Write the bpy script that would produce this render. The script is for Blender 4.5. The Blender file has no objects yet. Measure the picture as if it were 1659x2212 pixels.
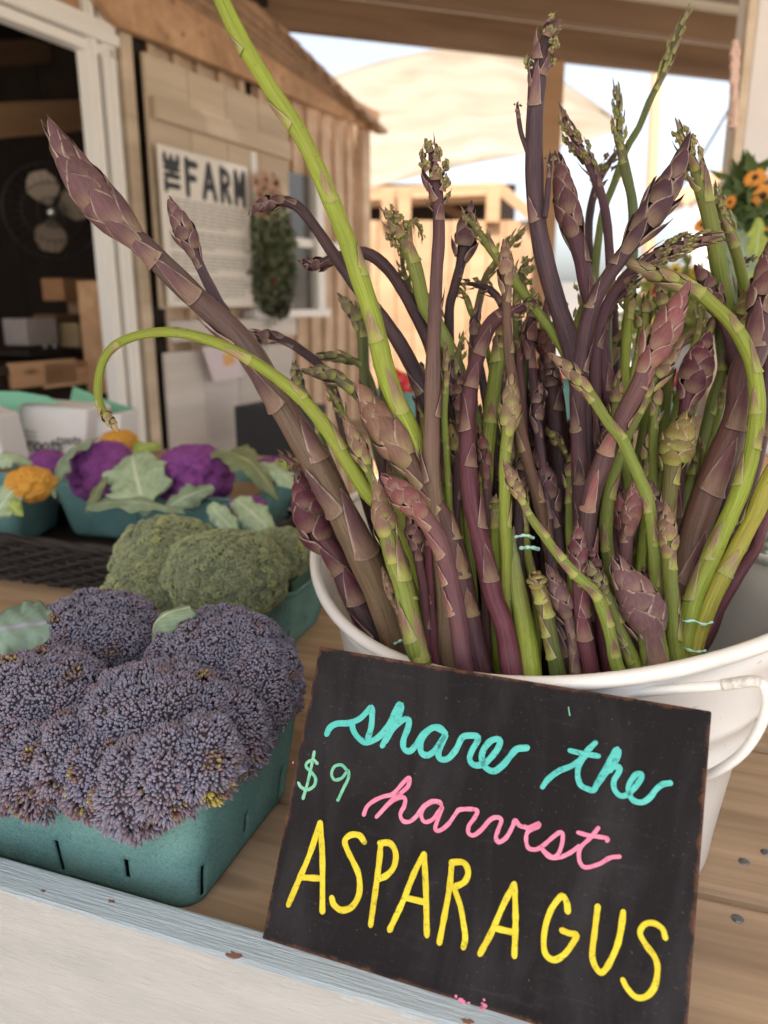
import bpy, math, random
import numpy as np
from math import radians, sin, cos, pi
from mathutils import Matrix, Vector

random.seed(7); RNG = np.random.default_rng(7)
SC = bpy.context.scene; COL = SC.collection

# ------------------------------------------------------------------ camera, sky, sun, exposure
FPX, CX, CY, PITCH, EYE = 1661.0, 829.5, 1106.0, radians(15), 0.43      # eye height above the table top (z = 0)
cam = bpy.data.cameras.new('camera'); camo = bpy.data.objects.new('camera', cam); COL.objects.link(camo)
camo.location = (0, 0, EYE); camo.rotation_euler = (radians(75), 0, 0)
cam.sensor_fit = 'HORIZONTAL'; cam.sensor_width = 36; cam.lens = 36 * FPX / 1659
cam.clip_start = 0.02; cam.clip_end = 2000
cam.dof.use_dof = True; cam.dof.focus_distance = 0.55; cam.dof.aperture_fstop = 7.5
SC.camera = camo
SUN_EL, SUN_AZ = radians(58), radians(200)          # azimuth clockwise from +Y: the sun stands behind and a little left of the viewer
world = bpy.data.worlds.new('World'); SC.world = world; world.use_nodes = True
nt = world.node_tree; bg = nt.nodes['Background']; sky = nt.nodes.new('ShaderNodeTexSky')
sky.sky_type = 'NISHITA'; sky.sun_disc = False; sky.sun_elevation = SUN_EL; sky.sun_rotation = SUN_AZ
sky.air_density = 1.0; sky.dust_density = 4.0; sky.ozone_density = 1.0; sky.altitude = 100
hs = nt.nodes.new('ShaderNodeHueSaturation'); hs.inputs['Saturation'].default_value = .45
nt.links.new(sky.outputs[0], hs.inputs['Color']); nt.links.new(hs.outputs[0], bg.inputs[0]); bg.inputs[1].default_value = 0.12
sun = bpy.data.lights.new('sun', 'SUN'); sun.energy = 3.3; sun.angle = radians(0.5); sun.color = (1, .96, .90)
suno = bpy.data.objects.new('sun', sun); COL.objects.link(suno)
sd = Vector((sin(SUN_AZ) * cos(SUN_EL), cos(SUN_AZ) * cos(SUN_EL), sin(SUN_EL)))
suno.rotation_euler = sd.to_track_quat('Z', 'Y').to_euler(); suno.location = (0, -3, 6)
SC.view_settings.view_transform = 'Standard'; SC.view_settings.look = 'None'
SC.view_settings.gamma = 1; SC.view_settings.use_curve_mapping = False; SC.view_settings.exposure = 1.5
SC.render.engine = 'CYCLES'; SC.cycles.use_denoising = True; SC.cycles.max_bounces = 8
SC.cycles.caustics_reflective = False; SC.cycles.caustics_refractive = False

# ------------------------------------------------------------------ places
A_ = np.array
CAMP = A_([0, 0, EYE]); RGT = A_([1., 0, 0]); FWD = A_([0, cos(PITCH), -sin(PITCH)]); UPV = A_([0, sin(PITCH), cos(PITCH)])
def ray(x, y): return RGT * (x - CX) / FPX + FWD - UPV * (y - CY) / FPX
def at(x, y, d): return CAMP + ray(x, y) * d                      # the point seen at (x, y) at distance d in front of the eye
def onz(x, y, z):
    r = ray(x, y); return CAMP + r * (z - EYE) / r[2]
def onplane(x, y, p, n):
    r = ray(x, y); return CAMP + r * (np.dot(p - CAMP, n) / np.dot(r, n))
TE1 = A_([cos(radians(19)), -sin(radians(19)), 0]); TE2 = A_([sin(radians(19)), cos(radians(19)), 0]); EZ = A_([0, 0, 1.])
def tp(u, v, z=0): return TE1 * u + TE2 * v + EZ * z                # table frame
TABLE = np.stack([TE1, TE2, EZ], 1)
WE1 = A_([sin(radians(25.2)), cos(radians(25.2)), 0]); WN = A_([cos(radians(25.2)), -sin(radians(25.2)), 0])   # shed wall: along, outwards
W0 = at(350, 661, 2.9)
WALL = np.stack([WE1, -WN, EZ], 1)
def onwall(x, y, o=0.0): return onplane(x, y, W0 + WN * o, WN)
def wall_s(p): return float(np.dot(p - W0, WE1))
def wp(s, z, o=0.0): q = W0 + WE1 * s + WN * o; return A_([q[0], q[1], z])

# ------------------------------------------------------------------ objects
def tag(o, label=None, cat=None, group=None, kind=None):
    if label: o['label'] = label
    if cat: o['category'] = cat
    if group: o['group'] = group
    if kind: o['kind'] = kind
    return o
def loc_of(o): return A_(o.location) if o is not None else np.zeros(3)
def link(name, me, mat=None, parent=None, loc=(0, 0, 0), smooth=True):
    if mat is not None and not me.materials: me.materials.append(mat)
    o = bpy.data.objects.new(name, me); COL.objects.link(o)
    L = A_(loc, dtype=float)
    if parent is not None:
        o.parent = parent; L = L - loc_of(parent)
        if parent.parent is not None: L = L - loc_of(parent.parent)
    o.location = L
    return o
def mesh(name, V, Fc, smooth=True):
    me = bpy.data.meshes.new(name); V = np.asarray(V, dtype=float)
    me.from_pydata(V.tolist(), [], [tuple(f) for f in Fc])
    if smooth: me.polygons.foreach_set('use_smooth', [True] * len(me.polygons))
    me.update(); return me
def fast_mesh(name, V, Fq, k, smooth=True):           # big meshes: all faces with k corners
    me = bpy.data.meshes.new(name); V = np.ascontiguousarray(V, dtype=np.float32); Fq = np.ascontiguousarray(Fq, dtype=np.int32)
    me.vertices.add(len(V)); me.vertices.foreach_set('co', V.ravel())
    me.loops.add(Fq.size); me.loops.foreach_set('vertex_index', Fq.ravel())
    me.polygons.add(len(Fq)); me.polygons.foreach_set('loop_start', np.arange(len(Fq), dtype=np.int32) * k)
    me.polygons.foreach_set('loop_total', np.full(len(Fq), k, dtype=np.int32))
    if smooth: me.polygons.foreach_set('use_smooth', np.ones(len(Fq), dtype=bool))
    me.update(calc_edges=True); return me
def attr(me, name, C):
    C = np.asarray(C, dtype=np.float32)
    if C.shape[1] == 3: C = np.concatenate([C, np.ones((len(C), 1), np.float32)], 1)
    a = me.color_attributes.new(name, 'FLOAT_COLOR', 'POINT'); a.data.foreach_set('color', C.ravel())
def world_obj(name, V, Fc, mat, parent=None, origin=None, smooth=True):
    V = np.asarray(V, dtype=float); o0 = A_(origin, dtype=float) if origin is not None else (loc_of(parent) + (loc_of(parent.parent) if parent is not None and parent.parent is not None else 0) if parent is not None else V.mean(0))
    return link(name, mesh(name, V - o0, Fc, smooth), mat, parent, o0)
def empty(name, loc, label=None, cat=None, group=None):
    o = bpy.data.objects.new(name, None); COL.objects.link(o); o.location = loc; o.empty_display_size = .02
    return tag(o, label, cat, group)
BOXF = [(0, 3, 2, 1), (4, 5, 6, 7), (0, 1, 5, 4), (1, 2, 6, 5), (2, 3, 7, 6), (3, 0, 4, 7)]
def box_mesh(s, name='board'):
    x, y, z = [v / 2 for v in s]
    return mesh(name, [(-x, -y, -z), (x, -y, -z), (x, y, -z), (-x, y, -z), (-x, -y, z), (x, -y, z), (x, y, z), (-x, y, z)], BOXF, False)
def board(name, c, size, frame, mat, parent=None, bev=0.002, jit=0.0):
    """a box of size (length, width, height) in the given axes"""
    o = link(name, box_mesh(size, name), mat, parent, c)
    M = Matrix([list(r) for r in frame]); o.rotation_euler = M.to_euler()
    if bev:
        m = o.modifiers.new('bevel', 'BEVEL'); m.width = bev; m.segments = 2; m.limit_method = 'NONE'
    return o
def between(name, p, q, w, h, mat, parent=None, up=(0, 0, 1), bev=0.003):
    p = A_(p, dtype=float); q = A_(q, dtype=float); x = q - p; L = np.linalg.norm(x); x = x / L
    y = np.cross(up, x); y /= np.linalg.norm(y); z = np.cross(x, y)
    return board(name, (p + q) / 2, (L, w, h), np.stack([x, y, z], 1), mat, parent, bev)
def catmull(P, n):
    P = np.asarray(P, dtype=float)
    if len(P) == 2: return P[0] + (P[1] - P[0]) * np.linspace(0, 1, n)[:, None]
    Q = np.vstack([2 * P[0] - P[1], P, 2 * P[-1] - P[-2]])
    seg = np.linalg.norm(np.diff(P, axis=0), axis=1); cum = np.r_[0, np.cumsum(seg)]
    out = []
    for s in np.linspace(0, cum[-1], n):
        i = min(int(np.searchsorted(cum, s, 'right')) - 1, len(seg) - 1); t = (s - cum[i]) / max(seg[i], 1e-9)
        a, b, c, d = Q[i], Q[i + 1], Q[i + 2], Q[i + 3]
        out.append(.5 * (2 * b + (c - a) * t + (2 * a - 5 * b + 4 * c - d) * t * t + (3 * b - a - 3 * c + d) * t ** 3))
    return A_(out)
def frames(P):
    T = np.gradient(P, axis=0); T /= np.linalg.norm(T, axis=1)[:, None] + 1e-12
    N = np.zeros_like(P); a = A_([0, -1., 0.1]) if abs(T[0][1]) < .9 else A_([1., 0, 0])
    n = a - T[0] * np.dot(a, T[0]); N[0] = n / np.linalg.norm(n)
    for i in range(1, len(P)):
        n = N[i - 1] - T[i] * np.dot(N[i - 1], T[i]); N[i] = n / (np.linalg.norm(n) + 1e-12)
    return T, N, np.cross(T, N)
def tube_geo(P, R, n=10, ribs=0.0, closed=False):
    T, N, B = frames(P); th = np.arange(n) * 2 * pi / n
    R = np.broadcast_to(np.asarray(R, dtype=float), (len(P),))
    rr = R[:, None] * (1 + ribs * np.cos(5 * th)[None, :])
    V = P[:, None, :] + rr[..., None] * (np.cos(th)[None, :, None] * N[:, None, :] + np.sin(th)[None, :, None] * B[:, None, :])
    V = V.reshape(-1, 3); m = len(P); F = []
    for i in range(m - 1 if not closed else m):
        j = (i + 1) % m
        for k in range(n):
            F.append((i * n + k, i * n + (k + 1) % n, j * n + (k + 1) % n, j * n + k))
    if not closed:
        F.append(tuple(range(n - 1, -1, -1))); F.append(tuple((m - 1) * n + k for k in range(n)))
    return V, F
def tube(name, P, R, mat, parent=None, n=10, closed=False, res=None):
    P = catmull(P, res) if res else np.asarray(P, dtype=float)
    V, F = tube_geo(P, R, n, 0, closed); return world_obj(name, V, F, mat, parent)
def join_geo(parts):
    V, F, k = [], [], 0
    for v, f in parts:
        V.append(np.asarray(v)); F += [tuple(i + k for i in q) for q in f]; k += len(v)
    return np.vstack(V), F
def uvsphere(c, r, n=10, m=7, squash=(1, 1, 1)):
    V = [];
    for i in range(m + 1):
        a = pi * i / m
        for k in range(n): V.append((sin(a) * cos(2 * pi * k / n), sin(a) * sin(2 * pi * k / n), cos(a)))
    F = [(i * n + k, i * n + (k + 1) % n, (i + 1) * n + (k + 1) % n, (i + 1) * n + k) for i in range(m) for k in range(n)]
    return A_(V) * A_(squash) * r + A_(c), F

# ------------------------------------------------------------------ materials
class NT:
    def __init__(s, name, rough=.6, spec=.5):
        s.m = bpy.data.materials.new(name); s.m.use_nodes = True; s.t = s.m.node_tree; s.b = s.t.nodes['Principled BSDF']
        s.b.inputs['Roughness'].default_value = rough; s.b.inputs['Specular IOR Level'].default_value = spec
    def n(s, t, **kw):
        q = s.t.nodes.new(t)
        for k, v in kw.items():
            if k in q.inputs: q.inputs[k].default_value = v
            else: setattr(q, k, v)
        return q
    def l(s, a, b): s.t.links.new(a, b)
    def coord(s, scale=(1, 1, 1), kind='Object', rand=False):
        tc = s.n('ShaderNodeTexCoord'); mp = s.n('ShaderNodeMapping'); mp.inputs['Scale'].default_value = scale
        s.l(tc.outputs[kind], mp.inputs['Vector'])
        if rand:
            oi = s.n('ShaderNodeObjectInfo'); m = s.n('ShaderNodeMath', operation='MULTIPLY'); m.inputs[1].default_value = 37.0
            s.l(oi.outputs['Random'], m.inputs[0]); cx = s.n('ShaderNodeCombineXYZ')
            for i in range(3): s.l(m.outputs[0], cx.inputs[i])
            s.l(cx.outputs[0], mp.inputs['Location'])
        return mp.outputs[0]
    def noise(s, vec, scale, detail=4, rough=.55, dist=0):
        q = s.n('ShaderNodeTexNoise'); q.inputs['Scale'].default_value = scale; q.inputs['Detail'].default_value = detail
        q.inputs['Roughness'].default_value = rough; q.inputs['Distortion'].default_value = dist
        if vec is not None: s.l(vec, q.inputs['Vector'])
        return q.outputs['Fac']
    def ramp(s, fac, stops):
        q = s.n('ShaderNodeValToRGB'); e = q.color_ramp.elements
        while len(e) > 1: e.remove(e[-1])
        for i, (p, c) in enumerate(stops):
            if not hasattr(c, '__len__'): c = (c, c, c)
            x = e[0] if i == 0 else e.new(p); x.position = p; x.color = (*c[:3], 1)
        s.l(fac, q.inputs[0]); return q.outputs[0]
    def mix(s, f, a, b, mode='MIX'):
        q = s.n('ShaderNodeMix', data_type='RGBA', blend_type=mode)
        for sock, v in ((q.inputs['Factor'], f), (q.inputs[6], a), (q.inputs[7], b)):
            if hasattr(v, 'default_value') or hasattr(v, 'is_output'): s.l(v, sock)
            elif hasattr(v, '__len__'): sock.default_value = (*v[:3], 1)
            else: sock.default_value = v
        return q.outputs[2]
    def bump(s, h, strength=.3, dist=.001):
        q = s.n('ShaderNodeBump'); q.inputs['Strength'].default_value = strength; q.inputs['Distance'].default_value = dist
        s.l(h, q.inputs['Height']); s.l(q.outputs[0], s.b.inputs['Normal']); return q
    def col(s, c):
        if hasattr(c, 'is_output'): s.l(c, s.b.inputs['Base Color'])
        else: s.b.inputs['Base Color'].default_value = (*c[:3], 1)
        return s
def plain(name, c, rough=.6, var=.15, scale=40, bump=.1, metallic=0, dist=.0005):
    m = NT(name, rough); v = m.coord(rand=True); f = m.noise(v, scale, 5)
    m.col(m.mix(f, [x * (1 - var) for x in c], [min(1, x * (1 + var)) for x in c]))
    m.b.inputs['Metallic'].default_value = metallic
    if bump: m.bump(f, bump, dist)
    return m.m
def wood(name, dark, light, along=2.2, across=45, knots=True, rough=.75, bump=.35, gray=None):
    m = NT(name, rough, .3); v = m.coord((along, across, across), rand=True)
    w = m.coord((along * .35, across * .2, across * .2), rand=True)
    g = m.noise(v, 1.0, 8, .65, .6); big = m.noise(w, 1.0, 3, .5, 1.2)
    c = m.ramp(g, [(.25, dark), (.5, [(a + b) / 2 for a, b in zip(dark, light)]), (.75, light)])
    c = m.mix(m.ramp(big, [(.4, 0), (.7, .55)]), c, [x * .62 for x in dark])
    if knots:
        k = m.coord((3.1, 9, 9), rand=True); vo = m.n('ShaderNodeTexVoronoi', feature='F1'); vo.inputs['Scale'].default_value = 1.3
        m.l(k, vo.inputs['Vector']); kf = m.ramp(vo.outputs['Distance'], [(.03, 1), (.12, .5), (.16, 0)])
        c = m.mix(kf, c, [x * .38 for x in dark])
    oi = m.n('ShaderNodeObjectInfo'); c = m.mix(m.ramp(oi.outputs['Random'], [(0, .0), (1, .3)]), c, [x * .8 for x in light], 'MIX')
    m.col(c); m.bump(g, bump, .0012); return m.m

# ------------------------------------------------------------------ shared materials
M = {}
M['plank'] = wood('table_plank_wood', (.17, .105, .062), (.58, .42, .275), along=1.6, across=46, rough=.8)
M['cedar'] = wood('cedar', (.36, .19, .10), (.70, .44, .25), along=.8, across=14, knots=True, bump=.2)
M['cedar_pale'] = wood('pale_board_wood', (.52, .40, .28), (.80, .66, .50), along=.8, across=14, knots=False, bump=.15)
M['rafter'] = wood('rafter_wood', (.12, .068, .04), (.30, .185, .11), along=.7, across=12, knots=False, bump=.15)
M['stallwood'] = wood('stall_wood', (.42, .23, .12), (.66, .42, .24), along=.5, across=6, knots=False, bump=.1)
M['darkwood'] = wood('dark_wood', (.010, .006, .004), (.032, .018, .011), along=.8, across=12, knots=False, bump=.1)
M['whitewash'] = wood('whitewashed_wood', (.52, .47, .43), (.78, .72, .67), along=.8, across=10, knots=False, bump=.12)
M['shingle'] = wood('shingle_wood', (.22, .13, .08), (.48, .31, .19), along=1.5, across=30, knots=False)
M['cedar_light'] = wood('light_batten_wood', (.56, .38, .25), (.84, .63, .45), along=.8, across=14, knots=False, bump=.15)
M['vinyl'] = plain('white_window_vinyl', (.85, .82, .77), .4, .04, 8, .03)
M['screw'] = plain('screw_metal', (.16, .17, .18), .4, .3, 400, .4, metallic=.8)

def painted_board():
    m = NT('painted_board', .5, .4); v = m.coord((6, 40, 130)); f = m.noise(v, 2.2, 7, .6, .35)
    v2 = m.coord((9, 30, 30)); blot = m.noise(v2, 1.5, 4)
    front = m.mix(m.ramp(blot, [(.35, 0), (.75, 1)]), (.40, .40, .395), (.47, .465, .455))
    vp = m.coord((1, 1, 1)); sx = m.n('ShaderNodeSeparateXYZ'); m.l(vp, sx.inputs[0])
    pinkf = m.mix(1, m.ramp(sx.outputs[0], [(.22, 0), (.34, .75)]), m.ramp(blot, [(.4, .1), (.65, .9)]), 'MULTIPLY')
    front = m.mix(pinkf, front, (.54, .41, .39))
    top = m.mix(m.ramp(f, [(.3, 0), (.8, 1)]), (.46, .565, .64), (.52, .61, .675))  # pale blue on upward faces, off-white elsewhere
    ws = m.noise(m.coord((20, 20, 20)), 2.5, 6, .7)
    chipn = m.noise(m.coord((25, 60, 60)), 1.6, 5, .75)
    ge = m.n('ShaderNodeTexCoord'); nz = m.n('ShaderNodeSeparateXYZ'); m.l(ge.outputs['Normal'], nz.inputs[0])
    a = m.n('ShaderNodeMath', operation='ADD'); mm = m.n('ShaderNodeMath', operation='MULTIPLY'); mm.inputs[1].default_value = .9
    m.l(ws, mm.inputs[0]); m.l(nz.outputs[2], a.inputs[0]); m.l(mm.outputs[0], a.inputs[1])
    isTop = m.ramp(a.outputs[0], [(.0, 0), (.86, 0), (1.0, 1)])
    c = m.mix(isTop, front, top)
    c = m.mix(m.ramp(chipn, [(.705, 0), (.715, .75), (.745, .75), (.76, 1)]), c, (.30, .17, .13))
    m.col(c); fine = m.noise(m.coord((8, 160, 160)), 3, 5, .7); m.bump(m.mix(.6, f, fine), 1.0, .0045); return m.m
M['painted'] = painted_board()

# ------------------------------------------------------------------ ground
gm = NT('gravel', .95, .2); v = gm.coord((1, 1, 1)); n1 = gm.noise(v, 55, 6, .7); n2 = gm.noise(v, .8, 4)
gm.col(gm.mix(gm.ramp(n2, [(.3, 0), (.7, 1)]), gm.ramp(n1, [(.3, (.34, .30, .26)), (.7, (.62, .57, .50))]), (.50, .44, .36)))
gm.bump(n1, .8, .01)
G = 600.; TABLE_H = .80
g = link('ground', mesh('ground', [(-G, -G, 0), (G, -G, 0), (G, G, 0), (-G, G, 0)], [(0, 1, 2, 3)], False), gm.m, None, (0, 0, -TABLE_H))
tag(g, 'pale gravel ground of the market yard', 'ground', kind='structure')

# ------------------------------------------------------------------ display table with its painted front board
tbl = empty('display_table', tp(-.3, .7, 0), 'weathered wooden display table with a white painted front board, pale blue on top', 'table')
edges = [.315 - .228 + .228 * i for i in range(2, 8)]; edges[0] = .372
for i in range(5):
    a, b = edges[i] + (.005 if i else 0), (.543, .771, .999, 1.23, 1.46)[i] - .005
    if i: a = (.543, .771, .999, 1.23)[i - 1] + .005
    board('plank', tp(-.4, (a + b) / 2, -.019), (3.6, b - a, .038), TABLE, M['plank'], tbl, .006)
for (x, y) in ((1607, 1862), (1593, 1985), (1655, 1842)):
    p = onz(x, y, .0); V, F = tube_geo(A_([[0, 0, -.004], [0, 0, .0006], [0, 0, .0012]]), [.0042, .0042, .0030], 14)
    world_obj('screw', V + p, F, M['screw'], tbl)
fb = board('front_board', tp(-.25, .3535, -.115), (2.3, .0285, .300), TABLE, M['painted'], tbl, .0035)
fb['label'] = 'painted front board, pale blue along its top edge'
for i, (px, py, r) in enumerate(((505, 2063, .0042), (92, 1924, .0018), (240, 1946, .0025), (1010, 2206, .003))):   # chips through the paint
    p = onz(px, py, .0353); th = np.linspace(0, 2 * pi, 15)[:-1]
    rr = r * RNG.uniform(.5, 1.3, 14); V = [p + TE1 * cos(t) * q * 1.2 + TE2 * sin(t) * q * .7 for t, q in zip(th, rr)]
    world_obj('paint_chip', V + [v_ - EZ * .002 for v_ in V], [tuple(range(14))] + [(k, k + 14, (k + 1) % 14 + 14, (k + 1) % 14) for k in range(14)], plain('bare_chip', (.20, .10, .075), .9, .4, 300, .4), tbl, smooth=False)
for u in (-1.3, -.3, .75):
    board('leg', tp(u, .45, -.43), (.07, .07, .74), TABLE, M['plank'], tbl)
    board('leg', tp(u, 1.35, -.43), (.07, .07, .74), TABLE, M['plank'], tbl)

# ------------------------------------------------------------------ white enamel tub
TUB = A_([.131, .648]); TA, TB, TYAW = .236, .173, -.924
def tub_ring(k, z0, wav, n=96, off=0.0, c=(0, 0)):
    th = np.arange(n) * 2 * pi / n; x = (TA * k + off) * np.cos(th); y = (TB * k + off) * np.sin(th)
    X = TUB[0] + c[0] + x * cos(TYAW) - y * sin(TYAW); Y = TUB[1] + c[1] + x * sin(TYAW) + y * cos(TYAW)
    Z = z0 + wav * (.040 * np.cos(th) ** 2 + .017 * np.sin(th))
    return np.stack([X, Y, Z], 1)
def enamel():
    m = NT('white_enamel', .32, .5); v = m.coord((1, 1, 1)); n = m.noise(v, 90, 6, .7); w = m.noise(v, 6, 4); s = m.noise(m.coord((300, 300, 60)), 1, 3)
    c = m.mix(m.ramp(w, [(.35, 0), (.7, 1)]), (.77, .75, .72), (.70, .68, .65))
    c = m.mix(m.ramp(n, [(.665, 0), (.69, .75)]), c, (.36, .32, .28))
    c = m.mix(m.ramp(s, [(.72, 0), (.78, .4)]), c, (.5, .45, .4))
    m.col(c); m.bump(w, .25, .002); m.b.inputs['Coat Weight'].default_value = .25; return m.m
M['enamel'] = enamel()
# profile: (scale, height, waviness, bulge) from the foot up to the rim, then the inner wall back down
prof = [(.70, 0, 0, 0), (.715, .002, 0, 0), (.722, .010, 0, 0), (.735, .03, .05, 0), (.775, .075, .25, 0), (.80, .094, .4, 0), (.812, .099, .45, .0035), (.818, .104, .48, .0035),
        (.823, .108, .5, 0), (.838, .118, .58, 0), (.850, .124, .62, .0035), (.856, .129, .65, .0035), (.862, .133, .68, 0), (.93, .166, .86, 0), (.985, .190, 1, 0)]
rings = [tub_ring(k, z, w, off=b, c=(0, -.02 * (1 - z / .19))) for k, z, w, b in prof]
inner = [tub_ring(k, z, w, off=-.0022, c=(0, -.02 * (1 - z / .19))) for k, z, w, b in prof[::-1] if z > .009] + [tub_ring(.60, .0085, 0, c=(0, -.02)), tub_ring(.3, .008, 0, c=(0, -.02))]
R_ = rings + inner; n = 96
V = np.vstack(R_); F = [(i * n + k, i * n + (k + 1) % n, (i + 1) * n + (k + 1) % n, (i + 1) * n + k) for i in range(len(R_) - 1) for k in range(n)]
F.append(tuple((len(R_) - 1) * n + k for k in range(n))); F.append(tuple(range(n - 1, -1, -1)))
tub = world_obj('metal_tub', V, F, M['enamel'], None, (TUB[0], TUB[1], 0))
tag(tub, 'white enamelled oval metal tub packed with asparagus behind the chalkboard', 'tub')
rim = tub_ring(.994, .1925, 1); Vr, Fr = tube_geo(rim, .0052, 12, 0, True); world_obj('rolled_rim', Vr, Fr, M['enamel'], tub)
# drop handle on the near right end
hp = [(1330, 1506), (1365, 1498), (1460, 1489), (1560, 1480), (1625, 1471), (1646, 1477), (1655, 1497), (1655, 1530), (1638, 1578), (1602, 1628), (1552, 1664), (1500, 1685)]
hd = [.498, .492, .475, .462, .452, .449, .449, .452, .456, .462, .470, .482]
HP = [at(x, y, d) for (x, y), d in zip(hp, hd)]
hnd = tube('handle', HP, .0031, M['enamel'], tub, 12, res=70)
m = NT('worn_grip', .5); v = m.coord(); n_ = m.noise(v, 260, 4, .8); m.col(m.ramp(n_, [(.40, (.70, .67, .62)), (.62, (.42, .40, .38))])); M['grip'] = m.m
tube('handle_grip', [at(x, y, d) for (x, y), d in zip(hp[3:6], hd[3:6])], .0035, M['grip'], hnd, 12, res=20)
for q in (HP[0], HP[-1]):
    V_, F_ = uvsphere(q + A_([0, .006, 0]), .009, 12, 8); world_obj('handle_bracket', V_, F_, M['enamel'], tub)

# ------------------------------------------------------------------ chalkboard sign
BL = A_([-.07906, .40817, .0352]); BR = A_([.16004, .31853, .0352]); TL = A_([-.04709, .49777, .1984])
SX = (BR - BL) / np.linalg.norm(BR - BL); SY = (TL - BL); SY -= SX * np.dot(SX, SY); SH = .1895; SY /= np.linalg.norm(SY); SN = np.cross(SX, SY); SW = .2553
if SN[1] > 0: SN = -SN
def sgn(x, y, o=0.0): return onplane(x, y, BL + SN * o, SN)
def chalk():
    m = NT('chalkboard', .8, .18); v = m.coord(); a = m.noise(v, 420, 3, .8); b = m.noise(m.coord((1, .3, 1)), 22, 6, .65, .6); s = m.noise(m.coord((18, 160, 18)), 1, 4, .7, .5); fine = m.noise(v, 1500, 2)
    c = m.mix(m.ramp(b, [(.45, 0), (.72, .8)]), (.009, .007, .008), (.028, .025, .028))
    c = m.mix(m.ramp(s, [(.58, 0), (.75, .35)]), c, (.045, .04, .042))
    c = m.mix(m.ramp(a, [(.64, 0), (.72, .7)]), c, (.12, .10, .085))
    tc = m.n('ShaderNodeTexCoord'); sx = m.n('ShaderNodeSeparateXYZ'); m.l(tc.outputs['Object'], sx.inputs[0])
    def edge(k, half):
        ab = m.n('ShaderNodeMath', operation='ABSOLUTE'); m.l(sx.outputs[k], ab.inputs[0]); sb = m.n('ShaderNodeMath', operation='SUBTRACT'); sb.inputs[0].default_value = half; m.l(ab.outputs[0], sb.inputs[1]); return sb.outputs[0]
    mn = m.n('ShaderNodeMath', operation='MINIMUM'); m.l(edge(0, SW / 2), mn.inputs[0]); m.l(edge(1, SH / 2), mn.inputs[1])
    w = m.n('ShaderNodeMath', operation='MULTIPLY'); w.inputs[1].default_value = .012; m.l(m.noise(v, 70, 6, .8), w.inputs[0])
    d = m.n('ShaderNodeMath', operation='SUBTRACT'); m.l(w.outputs[0], d.inputs[0]); m.l(mn.outputs[0], d.inputs[1])
    c = m.mix(m.ramp(d.outputs[0], [(.0048, 0), (.0066, .8)]), c, (.20, .085, .045))
    m.col(c); m.bump(fine, .12, .0004); return m.m
M['chalk'] = chalk()
SF = np.stack([SX, SY, SN], 1)
if np.linalg.det(SF) < 0: SF = np.stack([-SX, SY, SN], 1)
SC0 = BL + SX * SW / 2 + SY * SH / 2 - SN * .0022
sign = board('chalkboard_sign', SC0, (SW, SH, .0044), SF, M['chalk'], None, .0012)
tag(sign, 'black chalkboard price sign with painted turquoise, pink and yellow lettering leaning on the tub', 'sign')
SROT = Matrix([list(r) for r in SF])
def sign_child(name, V, F, mat, smooth=False, label=None):
    V = (np.asarray(V) - SC0) @ SF                              # into the board's own axes
    o = bpy.data.objects.new(name, mesh(name, V, F, smooth)); o.data.materials.append(mat); COL.objects.link(o); o.parent = sign
    if label: o['label'] = label
    return o
def stroke_geo(P, w, nrm, thick, res=None, round_=True, jitter=.10):
    """a brush stroke lying on a surface: flat ribbon with bevelled sides and round ends"""
    P = np.asarray(P); L = np.linalg.norm(np.diff(P, axis=0), axis=1).sum(); n = res or max(8, int(L / (w * .30)))
    Q = catmull(P, n) if len(P) > 2 else P[0] + (P[1] - P[0]) * np.linspace(0, 1, n)[:, None]
    T = np.gradient(Q, axis=0); T /= np.linalg.norm(T, axis=1)[:, None] + 1e-12; S = np.cross(nrm, T); S /= np.linalg.norm(S, axis=1)[:, None]
    k = 3 if round_ else 1
    ext0 = [Q[0] - T[0] * w * .5 * sin(a) for a in np.linspace(pi / 2, 0, k, endpoint=False)]; ext1 = [Q[-1] + T[-1] * w * .5 * sin(a) for a in np.linspace(pi / 2, 0, k, endpoint=False)][::-1]
    W = np.r_[[w * cos(a) for a in np.linspace(pi / 2, 0, k, endpoint=False)], np.full(n, w), [w * cos(a) for a in np.linspace(pi / 2, 0, k, endpoint=False)][::-1]]
    W = np.maximum(W, w * .25); Q = np.vstack([ext0, Q, ext1]); S = np.vstack([[S[0]] * k, S, [S[-1]] * k])
    W = W * (1 + jitter * np.interp(np.arange(len(W)), np.arange(0, len(W) + 6, 3), RNG.uniform(-1, 1, len(range(0, len(W) + 6, 3)))))
    V = [];
    for q, s, ww in zip(Q, S, W): V += [q - s * ww / 2, q - s * ww * .38 + nrm * thick, q + s * ww * .38 + nrm * thick, q + s * ww / 2]
    m = len(Q); F = [(4 * i + j, 4 * i + j + 1, 4 * i + 5 + j, 4 * i + 4 + j) for i in range(m - 1) for j in range(3)]
    F += [(0, 1, 2, 3), (4 * m - 1, 4 * m - 2, 4 * m - 3, 4 * m - 4)]
    return V, F
def paint(name, c, c2):
    m = NT(name, .5, .3); v = m.coord(); a = m.noise(v, 240, 5, .7); f = m.noise(m.coord((1, 1, 1)), 60, 3)
    col = m.mix(m.ramp(f, [(.35, 0), (.7, 1)]), c, c2); st_ = m.noise(m.coord((30, 200, 30)), 1.5, 4, .7); col = m.mix(m.ramp(st_, [(.50, 0), (.72, .38)]), col, [x * .55 for x in c]); m.col(m.mix(m.ramp(a, [(.56, 0), (.66, .7)]), col, [x * .35 for x in c])); m.bump(a, .3, .0003); return m.m
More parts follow.
